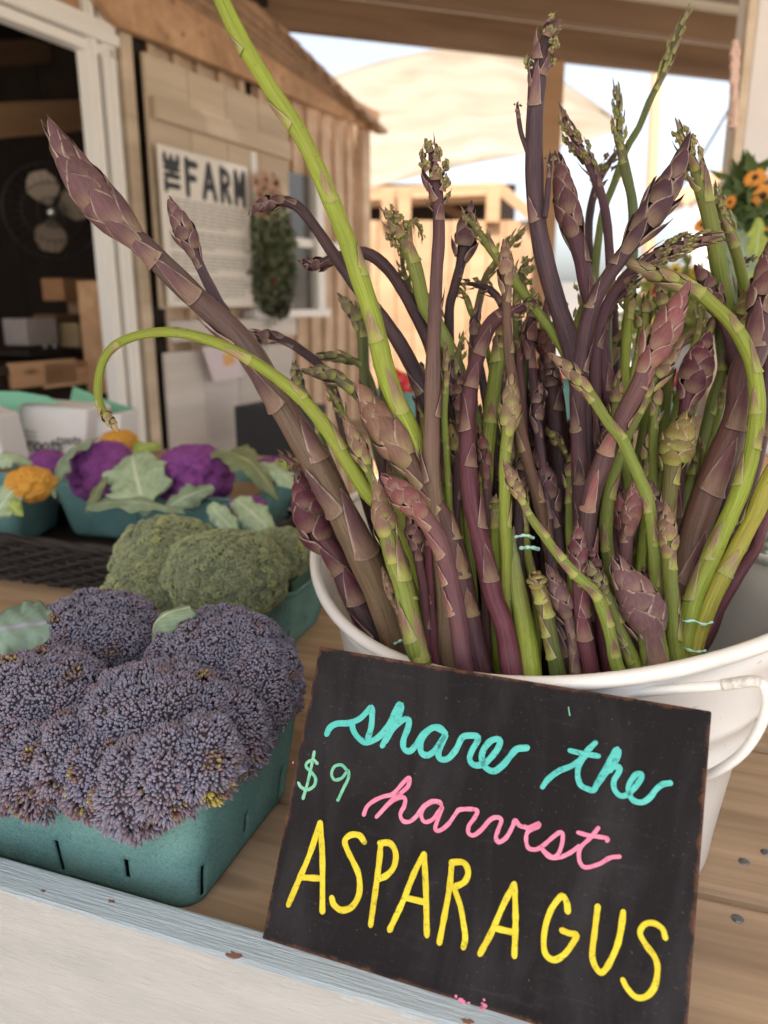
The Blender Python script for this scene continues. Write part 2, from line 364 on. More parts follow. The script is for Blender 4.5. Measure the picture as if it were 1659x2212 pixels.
PT = {'cyan': paint('turquoise_paint', (.065, .42, .385), (.10, .50, .455)), 'mint': paint('mint_paint', (.11, .42, .28), (.24, .52, .34)),
      'pink': paint('pink_paint', (.62, .17, .28), (.72, .25, .37)), 'yellow': paint('yellow_paint', (.56, .45, .012), (.66, .56, .028))}
T1 = lambda x, y: (597.2 + .32 * x, 1459.9 + .32 * y)
T2 = lambda x, y: (1061.8 + .32 * x, 1526.3 + .32 * y)
T3 = lambda x, y: (597.2 + .32 * x, 1725.4 + .32 * y)
T4 = lambda x, y: (995.4 + .32 * x, 1791.7 + .32 * y)
WORDS = [
 ('share', 'cyan', 13.5, T1, [
   [(340,390),(362,348),(410,322),(490,318),(560,290),(605,248),(641,212),(645,280),(638,350),(618,420)],
   [(510,325),(520,370),(556,422),(610,448),(680,420),(735,362),(772,305),(800,240),(828,192),(843,212),(825,275),(790,340),(750,400),(716,468)],
   [(735,440),(790,352),(855,297),(893,298),(888,350),(858,430),(860,490),(900,508),(940,468),(985,400),(1040,355),(1100,350),(1138,388)],
   [(1120,372),(1060,348),(1003,395),(972,460),(980,520),(1022,535),(1072,500),(1120,430),(1142,402),(1110,470),(1093,530),(1112,564),(1160,556),(1210,500),(1245,430),(1272,406),(1350,406),(1356,440),(1322,500),(1303,560),(1330,600),(1382,600),(1430,570),(1488,500),(1510,445),(1490,426),(1442,442),(1397,500),(1386,560),(1410,618),(1468,643),(1530,600),(1580,540),(1622,495),(1690,485)]]),
 ('the', 'cyan', 12.5, T2, [
   [(532,297),(620,318),(718,333)],
   [(345,540),(382,490),(455,435),(550,395),(610,345),(655,290),(700,245)],
   [(640,320),(590,395),(582,470),(602,530),(648,556),(690,562),(722,500),(770,420),(812,340),(842,290),(857,300),(842,362),(800,430)],
   [(700,545),(780,440),(830,407),(864,412),(855,450),(826,500),(830,560),(870,602),(920,592),(972,540),(1012,480),(1008,452),(970,462),(926,530),(930,590),(962,636),(1020,645),(1072,610),(1110,560),(1152,526),(1205,516)]]),
 ('harvest', 'pink', 9.5, T1, [
   [(590,935),(612,882),(660,842),(720,815),(780,800),(822,760),(868,708),(897,690),(890,742),(850,782),(792,828),(740,880),(677,950)],
   [(700,925),(762,860),(830,822),(868,827),(862,880),(837,930),(850,975),(892,985),(942,950),(992,882),(1052,845),(1102,850)],
   [(1110,862),(1060,848),(1002,882),(977,940),(1000,985),(1052,970),(1100,910),(1120,884),(1092,960),(1072,1030),(1102,1044),(1160,1000),(1210,930),(1242,902),(1350,905),(1342,950),(1300,1010),(1296,1060),(1330,1076),(1382,1040),(1442,972),(1490,955),(1518,975),(1500,1030),(1482,1090),(1502,1122),(1552,1090),(1592,1020),(1612,975),(1640,1010),(1685,1022)],
   [(1690,1030),(1740,1010),(1772,995),(1765,1020),(1700,1050),(1685,1100),(1700,1160),(1750,1172),(1800,1145),(1870,1085),(1915,1055),(1932,1068),(1928,1130),(1903,1200),(1862,1222),(1810,1185),(1792,1160)],
   [(1790,1168),(1842,1222),(1912,1224),(1980,1195),(2042,1150)],
   [(2172,1028),(2122,1090),(2052,1160),(2042,1230),(2062,1280),(2102,1292),(2182,1268),(2252,1228),(2315,1220)],
   [(2038,1058),(2110,1078),(2192,1088),(2236,1098),(2232,1112)]]),
 ('price', 'mint', 7.5, T1, [
   [(275,590),(250,570),(212,582),(200,612),(230,645),(263,690),(255,740),(212,768),(168,752),(150,725)],
   [(255,515),(236,610),(211,720),(180,825)],
   [(478,640),(440,602),(392,612),(372,660),(392,700),(440,690),(483,640),(485,690),(452,760),(415,838)]]),
 ('asparagus_start', 'yellow', 13.5, T3, [
   [(82,712),(150,550),(222,380),(294,165)], [(296,165),(310,400),(310,758)], [(172,530),(298,538)],
   [(592,290),(560,248),(502,244),(462,282),(476,340),(520,430),(556,520),(558,640),(510,728),(440,752),(388,715),(374,672)],
   [(704,300),(694,420),(664,650),(636,848)], [(700,298),(768,302),(805,370),(792,460),(742,518),(692,540)],
   [(765,882),(850,700),(930,500),(993,375)], [(996,375),(1008,600),(1015,918)], [(872,668),(1000,698)],
   [(1184,430),(1168,600),(1132,800),(1100,968)], [(1182,430),(1260,430),(1294,490),(1270,560),(1195,598)], [(1200,605),(1240,720),(1264,850),(1274,940),(1262,1000)],
   [(1375,1045),(1452,900),(1530,720),(1604,578)], [(1606,578),(1614,800),(1606,1058)], [(1470,872),(1600,902)]]),
 ('asparagus_end', 'yellow', 13.5, T4, [
   [(722,552),(714,490),(682,450),(622,520),(580,620),(560,740),(572,840),(630,880),(700,842),(760,760),(780,712),(730,700),(685,682)],
   [(924,522),(905,680),(888,860),(932,958),(980,940),(1050,800),(1080,680),(1096,560)],
   [(1380,728),(1360,670),(1300,632),(1240,642),(1210,700),(1250,780),(1308,860),(1328,940),(1308,1060),(1250,1128),(1180,1130),(1122,1070),(1096,1020)]]),
]
k_ = 0
for w_, c_, pw, Tf, strokes in WORDS:
    geo = []
    for st in strokes:
        P = [sgn(*Tf(x, y), .0003 + .00012 * (k_ % 5)) for x, y in st]; k_ += 1
        zc = np.dot(P[0] - CAMP, FWD); geo.append(stroke_geo(P, pw * .97 * zc / FPX, SN, .00035))
    V, F = join_geo(geo); sign_child('lettering', V, F, PT[c_])
geo = []
for (x, y, r) in ((995, 2160, 6), (1000, 2165, 5), (1046, 2172, 7), (1043, 2180, 8), (633, 1647, 3), (985, 2153, 4), (1012, 2167, 4), (1046, 2160, 3)):
    p = sgn(x, y, .0004); r = r * .45 / FPX; th = np.arange(11) * 2 * pi / 11; q = RNG.uniform(.5, 1.2, 11)
    geo.append(([p + SX * cos(t) * r * k + SY * sin(t) * r * k for t, k in zip(th, q)], [tuple(range(11))]))
V, F = join_geo(geo); sign_child('paint_smudge', V, F, PT['pink'])['kind'] = 'stuff'
P = [sgn(1228, 1527, .0006), sgn(1229, 1535, .0012), sgn(1231, 1546, .0006)]; V, F = tube_geo(catmull(P, 8), .0004, 6); sign_child('lint', V, F, PT['mint'])

# ------------------------------------------------------------------ asparagus
PAL = dict(p=(.088, .028, .046), k=(.17, .068, .072), m=(.12, .016, .040), g=(.225, .30, .036), y=(.33, .42, .036), e=(.11, .16, .035),
           b=(.15, .078, .045), t=(.25, .17, .095), d=(.036, .014, .024), o=(.15, .125, .035), l=(.27, .34, .12), r=(.20, .055, .07), v=(.072, .036, .056), Y=(.42, .40, .04))
BR_TOP = dict(p=(.125, .050, .055), k=(.185, .066, .066), m=(.11, .030, .045), g=(.22, .125, .085), y=(.26, .18, .095), e=(.16, .13, .075), b=(.205, .110, .078),
              t=(.22, .10, .08), d=(.085, .038, .048), o=(.20, .15, .045), l=(.26, .21, .12), r=(.19, .055, .06), v=(.140, .070, .076), Y=(.30, .23, .12))
GREENISH = set('gyelYo')
def spear_mat():
    m = NT('asparagus_stem', .40, .28); a = m.n('ShaderNodeAttribute', attribute_name='col'); u = m.n('ShaderNodeAttribute', attribute_name='uvw')
    mp = m.n('ShaderNodeMapping'); mp.inputs['Scale'].default_value = (3.2, 3.2, 14); m.l(u.outputs['Vector'], mp.inputs[0]); streak = m.noise(mp.outputs[0], 1.6, 5, .6)
    mp2 = m.n('ShaderNodeMapping'); mp2.inputs['Scale'].default_value = (1, 1, 40); m.l(u.outputs['Vector'], mp2.inputs[0]); blot = m.noise(mp2.outputs[0], .9, 4, .55)
    sp = m.noise(m.coord(), 1300, 2, .6)
    c = m.mix(m.ramp(streak, [(.32, 0), (.72, 1)]), m.mix(.62, a.outputs['Color'], (.0, .0, .0)), m.mix(.08, a.outputs['Color'], (.5, .42, .30)))
    c = m.mix(.12, c, a.outputs['Color'])
    c = m.mix(m.ramp(blot, [(.42, 0), (.68, .6)]), c, m.mix(.5, a.outputs['Color'], (.16, .07, .06)))
    c = m.mix(m.ramp(sp, [(.68, 0), (.77, .3)]), c, (.36, .30, .25))
    mp3 = m.n('ShaderNodeMapping'); mp3.inputs['Scale'].default_value = (9, 9, 10); m.l(u.outputs['Vector'], mp3.inputs[0]); fine = m.noise(mp3.outputs[0], 1.6, 3, .6)
    bloom = m.noise(m.coord((60, 60, 22), rand=True), 1, 4, .6); c = m.mix(m.ramp(bloom, [(.52, 0), (.75, .06)]), c, (.26, .20, .20))
    spot = m.noise(m.coord(rand=True), 330, 2, .5); c = m.mix(m.ramp(spot, [(.70, 0), (.75, .65)]), c, (.05, .03, .02))
    c = m.mix(m.ramp(fine, [(.35, .28), (.6, 0)]), c, m.mix(.5, a.outputs['Color'], (0, 0, 0)))
    m.col(c); m.bump(m.mix(.5, streak, fine), .8, .0011); m.b.inputs['Subsurface Weight'].default_value = .0; m.b.inputs['Subsurface Radius'].default_value = (.004, .004, .001); m.b.inputs['Subsurface Scale'].default_value = 1
    return m.m
def bract_mat():
    m = NT('asparagus_bract', .5, .2); a = m.n('ShaderNodeAttribute', attribute_name='bt'); sx = m.n('ShaderNodeSeparateColor'); m.l(a.outputs['Color'], sx.inputs[0])
    oi = m.n('ShaderNodeObjectInfo')
    mp = m.n('ShaderNodeMapping'); mp.inputs['Scale'].default_value = (1.2, 1.2, 9); m.l(a.outputs['Vector'], mp.inputs[0])
    vein = m.noise(mp.outputs[0], 2.2, 4, .6)
    base = m.mix(oi.outputs['Alpha'], m.mix(.25, oi.outputs['Color'], (.5, .3, .25)), (.36, .38, .09))
    c = m.mix(m.ramp(sx.outputs[0], [(.14, 0), (.50, 1)]), base, oi.outputs['Color'])
    c = m.mix(m.ramp(vein, [(.35, .0), (.65, .7)]), c, m.mix(.6, c, (.02, .01, .015)))
    c = m.mix(m.mix(1, m.ramp(sx.outputs[1], [(.80, 0), (.96, .8)]), m.ramp(m.noise(m.coord((3, 3, 3), rand=True), 1.5, 3), [(.35, .5), (.62, 1)]), 'MULTIPLY'), c, (.44, .34, .28))
    sp = m.noise(m.coord(rand=True), 900, 2, .6); c = m.mix(m.ramp(sp, [(.68, 0), (.76, .4)]), c, (.45, .38, .33))
    m.col(c); m.bump(vein, .4, .0006); return m.m
M['stem'] = spear_mat(); M['bract'] = bract_mat()
m = NT('asparagus_bud', .5, .25); v = m.coord(rand=True); nf = m.noise(v, 5, 2); oi = m.n('ShaderNodeObjectInfo'); m.col(m.mix(m.ramp(nf, [(.4, 0), (.6, 1)]), (.26, .29, .08), oi.outputs['Color'])); M['bud'] = m.m

def bract_mesh(name, half, shape, belly, ledge, curl, nt_=9, nf_=8, seed=0):
    rg = np.random.default_rng(seed); V, C, F = [], [], []
    for side in (0, 1):
        for i in range(nt_):
            t = i / (nt_ - 1)
            if shape == 'ovate': hw = half * (1 - t ** 2.2) ** .75 * (.80 + .55 * t * (1 - t) * 2)
            elif shape == 'tri': hw = half * (1 - t) ** .82
            else: hw = half * (1 - t) ** .62 * (1 - .25 * sin(pi * t))
            hw = max(hw, .03)
            for k in range(nf_):
                f = -1 + 2 * k / (nf_ - 1); ph = f * hw
                rho = 1.03 + belly * sin(pi * min(1, t * 1.05)) ** .8 + curl * t ** 2 + .05 * (1 - abs(f)) * sin(pi * t) + rg.normal() * .008
                if t < .12: rho += ledge * (1 - t / .12)
                if side: rho -= .05 * (1 - abs(f) ** 3) + .012
                V.append((rho * cos(ph) - 1, rho * sin(ph), t * (1 + .04 * rg.normal() * (abs(f) > .9)) - .07 * (1 - f * f) * (1 - t)))
                C.append((t, abs(f) if .02 < t < .93 else .9, ph * 1.0))
    o = nt_ * nf_
    for i in range(nt_ - 1):
        for k in range(nf_ - 1):
            a, b, c, d = i * nf_ + k, i * nf_ + k + 1, (i + 1) * nf_ + k + 1, (i + 1) * nf_ + k
            F.append((a, b, c, d)); F.append((o + d, o + c, o + b, o + a))
    for i in range(nt_ - 1):
        for k in (0, nf_ - 1): a, b = i * nf_ + k, (i + 1) * nf_ + k; F.append((a, b, o + b, o + a) if k == 0 else (b, a, o + a, o + b))
    for k in range(nf_ - 1):
        F.append((k + 1, k, o + k, o + k + 1)); q = (nt_ - 1) * nf_; F.append((q + k, q + k + 1, o + q + k + 1, o + q + k))
    me = mesh(name, V, F); attr(me, 'bt', C); me.materials.append(M['bract']); return me
BRH = [bract_mesh('bract', 1.02, 'ovate', .20, .07, -.05, seed=s) for s in range(3)]
BRS = [bract_mesh('bract', 1.0, 'tri', .05, .19, .02, seed=10 + s) for s in range(3)]
BRO = [bract_mesh('bract', .85, 'curve', .16, .10, .10, seed=20 + s) for s in range(3)]
def bud_mesh(seed):
    rg = np.random.default_rng(seed); parts = []
    for i in range(11):
        c = (rg.uniform(0, .5), rg.uniform(-.55, .55), rg.uniform(0, .9)); parts.append(uvsphere(c, rg.uniform(.15, .26), 7, 5, (1, 1, 1.3)))
    V, F = join_geo(parts); me = mesh('bud_cluster', V, F); me.materials.append(M['bud']); return me
BUDS = [bud_mesh(s) for s in range(3)]
GA = radians(137.5)
def sstep(a, b, x): t = np.clip((x - a) / (b - a), 0, 1); return t * t * (3 - 2 * t)
def spear(label, hue, pts, d, head, stem, kind='t', nb=5, nh=13, ext=True, hue2=None, group=None, bend=0, spread=1.0):
    """pts run from the tip down; d = distance from the eye at tip and foot; head = (width, length), stem = (upper, lower width) as seen"""
    pts = A_(pts, dtype=float); cum = np.r_[0, np.cumsum(np.linalg.norm(np.diff(pts, axis=0), axis=1))]; f = cum / cum[-1]
    P = A_([at(x, y, d[0] + (d[1] - d[0]) * q) for (x, y), q in zip(pts, f)])
    vis = np.linalg.norm(np.diff(P, axis=0), axis=1).sum()
    if ext:
        e = P[-1]; dirn = (P[-1] - P[-2]) / np.linalg.norm(P[-1] - P[-2]); ctr = A_([TUB[0], TUB[1] - .01])
        if e[2] > .15:
            k = (e[2] - .13); q = e + dirn * min(.05, k); q[:2] += (ctr - q[:2]) * .08; P = np.vstack([P, q]); e = q
        fx = ctr + (e[:2] - ctr) * .62
        P = np.vstack([P, [(e[0] * .55 + fx[0] * .45), (e[1] * .55 + fx[1] * .45), (e[2] + .016) / 2], [fx[0], fx[1], .016]])
    tot = np.linalg.norm(np.diff(P, axis=0), axis=1).sum()
    hwm = head[0] * d[0] / FPX / 2; HL = head[1] * d[0] / FPX; r0 = stem[0] * .93 * d[0] / FPX / 2; r1 = stem[1] * .90 * (d[0] + d[1]) / 2 / FPX / 2
    n = int(np.clip(tot / (.45 * max(r0, .002)), 24, 90)); C = catmull(P, n); cl = np.r_[0, np.cumsum(np.linalg.norm(np.diff(C, axis=0), axis=1))]; tot = cl[-1]
    T, N, B = frames(C)
    def Rh(s):                                                   # outline radius of the head
        t = np.clip(s / HL, 0, 1)
        if kind == 'o': p = .30 + .70 * np.sin(np.minimum(t / .55, 1) * pi / 2)
        else: p = .13 + .87 * np.sin(np.minimum(t / .58, 1) * pi / 2) ** .85
        return hwm * p * (1 - sstep(.62, 1.0, t)) + r0 * 1.06 * sstep(.62, 1.0, t)
    def Rs(s): return r0 + (r1 - r0) * sstep(0, vis, s)
    core = .66 if kind != 'o' else .50
    node = 1 + .035 * np.sin(cl / max(r0, .003) * .55 + pts[0][0]) + .02 * np.sin(cl / max(r0, .003) * 1.3 + pts[0][1])
    R = np.where(cl < HL, np.minimum(Rh(cl) * core + (1 - core) * r0 * sstep(.5 * HL, HL, cl), 9), Rs(cl)); R[0] *= .35; R = R * node
    sd = sum(map(ord, label)) + int(pts[0][0] * 7); rg = np.random.default_rng(sd)
    V, F = tube_geo(C, R, 16, .022)
    c1 = A_(PAL[hue]); c2 = A_(PAL[hue2 or hue]); w = sstep(0, 1, cl / vis)[:, None]; colr = c1 * (1 - w) + c2 * w
    if hue in GREENISH: tint = A_([.17, .11, .05]); ww = (1 - sstep(.5 * HL, 2.2 * HL, cl))[:, None] * .35; colr = colr * (1 - ww) + tint * ww
    colr = colr * rg.uniform(.86, 1.14)
    me = mesh('asparagus_spear', V - C[-1], F); th = np.arange(16) * 2 * pi / 16; off = rg.uniform(0, 50)
    U = np.stack([np.tile(np.cos(th), n) + off, np.tile(np.sin(th), n), np.repeat(cl, 16)], 1)
    attr(me, 'col', np.repeat(colr, 16, axis=0)); attr(me, 'uvw', U)
    root = link('asparagus_spear', me, M['stem'], None, C[-1]); tag(root, label, 'asparagus', group or 'asparagus spears standing in the tub')
    bt = A_(BR_TOP[hue]) * rg.uniform(.85, 1.15); alpha = (.95 if hue in GREENISH else .30 if hue in 'bt' else .12)
    def frame_at(s):
        i = float(np.interp(s, cl, np.arange(n))); j = int(min(i, n - 2)); q = i - j
        L = lambda X: X[j] * (1 - q) + X[j + 1] * q
        return L(C), L(T), L(N), L(B)
    def put(meshes, name, s, ang, rad, length, tilt, wid=1.0, al=None, width_r=None):
        p, t, nn, bb = frame_at(s); m_, tm, _, _ = frame_at(max(0, s - length * .5)); t = tm / np.linalg.norm(tm)
        o_ = nn * cos(ang) + bb * sin(ang); o_ = o_ - t * np.dot(o_, t); o_ /= np.linalg.norm(o_)
        z = -t * cos(tilt) - o_ * sin(tilt); z /= np.linalg.norm(z); x = o_ * cos(tilt) - t * sin(tilt); y = np.cross(z, x)
        ob = bpy.data.objects.new(name, meshes[int(rg.integers(len(meshes)))]); COL.objects.link(ob); ob.parent = root
        wr = width_r or rad
        ob.matrix_local = Matrix.Translation(Vector(p + o_ * rad * .985 - C[-1])) @ Matrix([[x[0], y[0], z[0], 0], [x[1], y[1], z[1], 0], [x[2], y[2], z[2], 0], [0, 0, 0, 1]]) @ Matrix.Diagonal((wr, wr * wid, length, 1))
        cc = bt * rg.uniform(.82, 1.2); ob.color = (cc[0], cc[1], cc[2], alpha if al is None else al); return ob
    ang = rg.uniform(0, 6.28); nh = int(nh * 1.22) if nh >= 11 else nh
    for i in range(nh):
        q = i / (nh - 1); s = HL * (.98 - .90 * q ** .92); s = max(s, HL * .07); rad = float(Rh(s)) * (.97 if kind != 'o' else .92)
        Lb = HL * (.33 - .11 * q) * (1 if kind != 'o' else .80) * rg.uniform(.8, 1.2); Lb = min(Lb, s * 1.12 + .1 * HL)
        drop = float(Rh(s) - Rh(max(0, s - Lb * .9))); tilt = math.atan2(drop, Lb) * .95
        if kind == 'o': tilt -= rg.uniform(.10, .42) * spread
        else: tilt -= rg.uniform(.03, .12) + (.22 * rg.random() ** 2 if q < .45 else 0)
        put(BRO if kind == 'o' else BRH, 'bract', s, ang + rg.normal() * .12, rad, Lb, tilt, rg.uniform(.88, 1.04) if kind != 'o' else .8, alpha * (1.1 - .9 * q) if hue in GREENISH else None)
        if kind == 'o' and i % 3 != 2 and 0 < i < nh - 1:
            put(BUDS, 'bud_cluster', s - Lb * .15, ang, rad * .95, Lb * .6, tilt, 1.0, width_r=rad * 1.05)
        ang += GA
    s = HL * 1.0 + r0 * rg.uniform(1.0, 2.2); ang = rg.uniform(-1.1, 1.1); vis_n = 0
    gap = max((vis - HL) / (nb + .3), 1e-4)
    for i in range(nb):
        rad = float(Rs(s)); Lb = rad * rg.uniform(2.5, 4.6)
        if s > vis + .02: break
        put(BRS if kind != 'o' else BRS, 'bract', s, ang, rad, Lb, -.01 - (.16 * rg.random() if kind == 'o' else .05 * rg.random() ** 2), rg.uniform(.80, 1.08))
        ang = rg.uniform(-1.35, 1.35) if rg.random() < .72 else rg.uniform(0, 6.28); s += gap * rg.uniform(.7, 1.25)
    return root

S = spear
# --- the long ones that stand clear of the bunch
S('thickest purple spear, leaning far left, with a tan lower stalk', 'v', [(112,280),(165,372),(230,455),(310,532),(420,640),(520,735),(600,862),(690,1012),(760,1150),(815,1268),(862,1392)], (.545,.63), (70,300), (50,82), nb=7, nh=28, hue2='t')
S('slim purple-grey spear tip rising just right of the thickest leaning spear', 'v', [(368,438),(398,498),(425,560),(455,622),(492,690),(560,800),(660,960),(790,1250),(860,1390)], (.575,.68), (40,130), (24,44), nb=6, nh=14)
S('very long smooth lime green spear running out of the top edge of the photo', 'y', [(395,-220),(430,-120),(470,-20),(520,85),(590,200),(650,292),(700,398),(742,500),(777,600),(807,692),(832,800),(862,880),(892,945),(930,1055),(975,1250),(1005,1420)], (.50,.60), (50,120), (38,56), nb=11, nh=10)
S('lime green spear arching over to the left with its drooping tip hanging above the cauliflowers', 'y', [(253,928),(233,902),(214,868),(212,828),(222,780),(250,745),(300,724),(362,717),(430,728),(500,755),(570,796),(640,850),(700,918),(750,995),(800,1070),(857,1110),(885,1180),(915,1260),(935,1400)], (.53,.60), (22,62), (19,48), nb=9, nh=10)
S('dark purple spear arching left to a curled knob before the shed window', 'd', [(543,462),(552,448),(572,440),(602,434),(640,444),(680,490),(722,552),(772,622),(830,692),(880,772),(920,860),(955,960),(985,1150),(1000,1400)], (.60,.66), (26,90), (24,56), nb=4, nh=11, hue2='v')
S('thin brown-purple spear arching left behind the long lime green one', 'd', [(648,566),(690,571),(740,553),(790,547),(832,575),(872,630),(905,692),(935,765),(960,880),(1000,1150),(1020,1380)], (.63,.68), (26,60), (27,44), nb=3, nh=8, hue2='p')
S('low dark purple spear arching left just above the lime green arch', 'd', [(535,716),(570,724),(612,733),(652,758),(692,792),(722,850),(745,930),(800,1100),(880,1330)], (.68,.72), (22,90), (20,38), nb=3, nh=9)
S('tall purple spear with a frayed open head and side shoots, left of centre', 'p', [(928,304),(937,366),(946,440),(948,515),(943,590),(939,690),(936,760),(933,884),(932,1008),(940,1108),(955,1200),(962,1300),(968,1440)], (.545,.575), (46,150), (27,50), 'o', nb=5, nh=15, hue2='t')
S('tallest purple spear with a crooked clustered tip rising up to the roof beam', 'v', [(1205,42),(1186,56),(1176,90),(1166,140),(1158,205),(1154,280),(1154,350),(1156,425),(1164,500),(1180,576),(1202,652),(1228,730),(1246,800),(1256,880),(1262,980),(1275,1100),(1290,1250),(1298,1430)], (.56,.64), (46,150), (40,58), 'o', nb=5, nh=13, spread=.6)
S('small brown side shoot with a budded tip left of the tallest purple spear', 'v', [(1117,220),(1119,245),(1125,285),(1136,318),(1146,350)], (.575,.575), (15,30), (10,12), 'o', nb=1, nh=6, ext=False)
S('small side shoot with green buds right of the tallest purple spear', 'v', [(1189,328),(1188,355),(1184,400),(1181,440),(1177,470)], (.575,.575), (20,45), (13,14), 'o', nb=1, nh=7, ext=False)
S('thin green spear reaching up to the right, its tip crossing the roof beam', 'e', [(1487,20),(1466,62),(1446,124),(1424,176),(1400,226),(1380,276),(1354,320),(1325,400),(1300,470),(1285,600),(1280,800),(1280,1200),(1290,1400)], (.70,.76), (20,170), (15,26), 'o', nb=5, nh=17, hue2='g', spread=.4)
S('thin green spear with a knobbly upright tip below the roof beam', 'e', [(1330,184),(1335,226),(1338,300),(1352,372),(1366,440),(1368,515),(1362,640),(1353,715),(1343,800),(1335,1000),(1340,1400)], (.68,.72), (22,150), (22,34), 'o', nb=4, nh=15, hue2='l', spread=.5)
S('dark mauve pointed spear leaning left in front of the brown porch post', 'p', [(1212,240),(1228,280),(1256,326),(1280,370),(1300,425),(1310,476),(1316,540),(1322,640),(1328,780),(1330,1100),(1330,1400)], (.66,.70), (30,170), (20,30), 'o', nb=3, nh=15, spread=.35)
S('blurred dark purple tip behind the crossing green stems', 'd', [(1336,318),(1316,352),(1292,392),(1276,450),(1272,520),(1285,700),(1300,1100),(1310,1400)], (.73,.76), (30,110), (18,26), 'o', nb=3, nh=10)
# --- middle and right
S('plump closed purple bud with fine pale edges standing right of the tallest spear', 'p', [(1208,346),(1218,415),(1232,478),(1244,518),(1257,565),(1266,614),(1285,690),(1300,764),(1306,810),(1322,872),(1334,930),(1346,1050),(1350,1200),(1352,1440)], (.60,.63), (46,190), (36,46), nb=6, nh=17)
S('long dark plum spear head leaning right, its tip touching the budded green one', 'd', [(1483,318),(1460,370),(1432,427),(1394,480),(1363,527),(1336,565),(1310,603),(1288,640),(1270,690),(1258,752),(1250,815),(1248,900),(1255,1080),(1262,1250),(1270,1430)], (.555,.60), (52,260), (34,44), nb=7, nh=15, hue2='p')
S('rosy purple bud leaning right below the dark plum head', 'k', [(1478,628),(1457,677),(1437,714),(1415,760),(1398,780),(1386,822),(1364,864),(1338,915),(1318,960),(1298,1008),(1276,1072),(1268,1134),(1266,1200),(1272,1300),(1285,1420)], (.535,.565), (52,200), (42,48), nb=6, nh=16, hue2='d')
S('slender yellow-green tip right beside the rosy purple bud', 'g', [(1470,744),(1444,786),(1418,810),(1402,842),(1382,884),(1358,932),(1337,984),(1323,1034),(1313,1084),(1309,1134),(1311,1184),(1320,1234),(1331,1270),(1345,1330),(1352,1440)], (.56,.58), (28,150), (24,36), nb=6, nh=13)
S('scaly green spear slanting down to the right across the dark plum one', 'g', [(1196,770),(1222,792),(1250,822),(1275,852),(1296,885),(1316,915),(1343,947),(1363,992),(1379,1028),(1397,1072),(1406,1122),(1414,1184),(1416,1246),(1418,1308),(1424,1440)], (.535,.55), (28,110), (24,36), nb=7, nh=12)
S('bright green spear crossing from upper left with a thin opened tip', 'g', [(996,455),(1019,482),(1049,520),(1079,564),(1116,614),(1153,664),(1191,714),(1228,778),(1262,860),(1292,920),(1335,985),(1352,1020),(1357,1060),(1362,1200),(1375,1400)], (.60,.62), (22,100), (22,30), 'o', nb=7, nh=10)
S('green spear top with opened knobbly buds behind the dark plum tip', 'g', [(1462,268),(1480,310),(1497,353),(1512,390),(1525,440),(1537,490),(1546,540),(1555,590),(1565,636),(1578,720),(1588,850),(1580,1000),(1530,1250),(1500,1400)], (.62,.70), (36,150), (38,40), 'o', nb=4, nh=16)
S('second budding green spear to the right, close beside the knobbly green top', 'g', [(1542,396),(1550,436),(1558,466),(1577,504),(1592,552),(1604,602),(1613,645),(1620,750),(1612,900),(1560,1200),(1520,1400)], (.64,.72), (26,130), (26,34), 'o', nb=5, nh=13, spread=.6)
S('drooping purple spear lying nearly level, feathery tip pointing right', 'p', [(1556,510),(1504,520),(1455,535),(1405,559),(1367,583),(1338,615),(1313,655),(1295,705),(1285,800),(1290,950),(1300,1200),(1310,1400)], (.585,.63), (36,210), (24,34), 'o', nb=4, nh=20, spread=.35)
S('short feathery purple side tip under the drooping level spear', 'p', [(1386,600),(1358,623),(1335,645),(1312,672),(1296,710)], (.60,.61), (24,80), (14,16), 'o', nb=0, nh=9, ext=False)
S('small crinkled purple tip hanging behind the dark plum stalk', 'p', [(1324,638),(1318,660),(1310,690),(1308,760),(1312,900),(1316,1200),(1318,1400)], (.64,.66), (26,60), (18,28), 'o', nb=2, nh=9)
S('thick arching green spear on the right with wide pale-edged scales', 'y', [(1340,556),(1366,570),(1392,582),(1420,593),(1462,607),(1504,628),(1538,657),(1572,690),(1599,727),(1621,776),(1630,810),(1635,850),(1634,909),(1622,984),(1604,1047),(1579,1108),(1549,1172),(1522,1234),(1497,1296),(1481,1368),(1472,1420)], (.575,.55), (26,170), (30,46), nb=9, nh=13)
S('yellow-green spear leaning out over the right side of the tub', 'Y', [(1790,820),(1740,900),(1700,968),(1656,1046),(1632,1108),(1599,1171),(1572,1222),(1542,1284),(1517,1345),(1500,1395),(1488,1440)], (.56,.55), (40,90), (38,42), nb=4, nh=8)
S('salmon-red stalk at the far right, lowest of the stalks leaning over the rim', 'r', [(1790,880),(1720,1005),(1656,1110),(1632,1184),(1599,1234),(1542,1333),(1505,1400)], (.60,.585), (30,60), (24,30), nb=0, nh=7, hue2='m')
S('very thick brown-purple stalk slanting beside the arching green spear', 'p', [(1674,520),(1662,590),(1648,650),(1638,720),(1622,770),(1604,812),(1596,884),(1575,948),(1548,1010),(1522,1084),(1497,1160),(1480,1234),(1465,1300),(1455,1420)], (.60,.575), (56,190), (60,72), nb=4, nh=13, hue2='b')
S('small dark purple bud beside the thick green arch, behind it', 'p', [(1508,580),(1534,625),(1560,680),(1580,740),(1592,820),(1590,900),(1560,1080),(1510,1300)], (.63,.66), (40,110), (34,40), nb=4, nh=11, hue2='d')
S('short olive-brown bud at the right edge beneath the knobbly stems', 'o', [(1624,626),(1609,664),(1599,700),(1600,780),(1605,900),(1560,1100),(1510,1350)], (.64,.67), (38,90), (24,30), nb=3, nh=11)
S('tiny dark tip pointing right at the right edge of the bunch', 'd', [(1638,554),(1614,562),(1600,582),(1600,660),(1610,850),(1560,1150),(1510,1380)], (.66,.70), (18,50), (12,22), 'o', nb=2, nh=7)
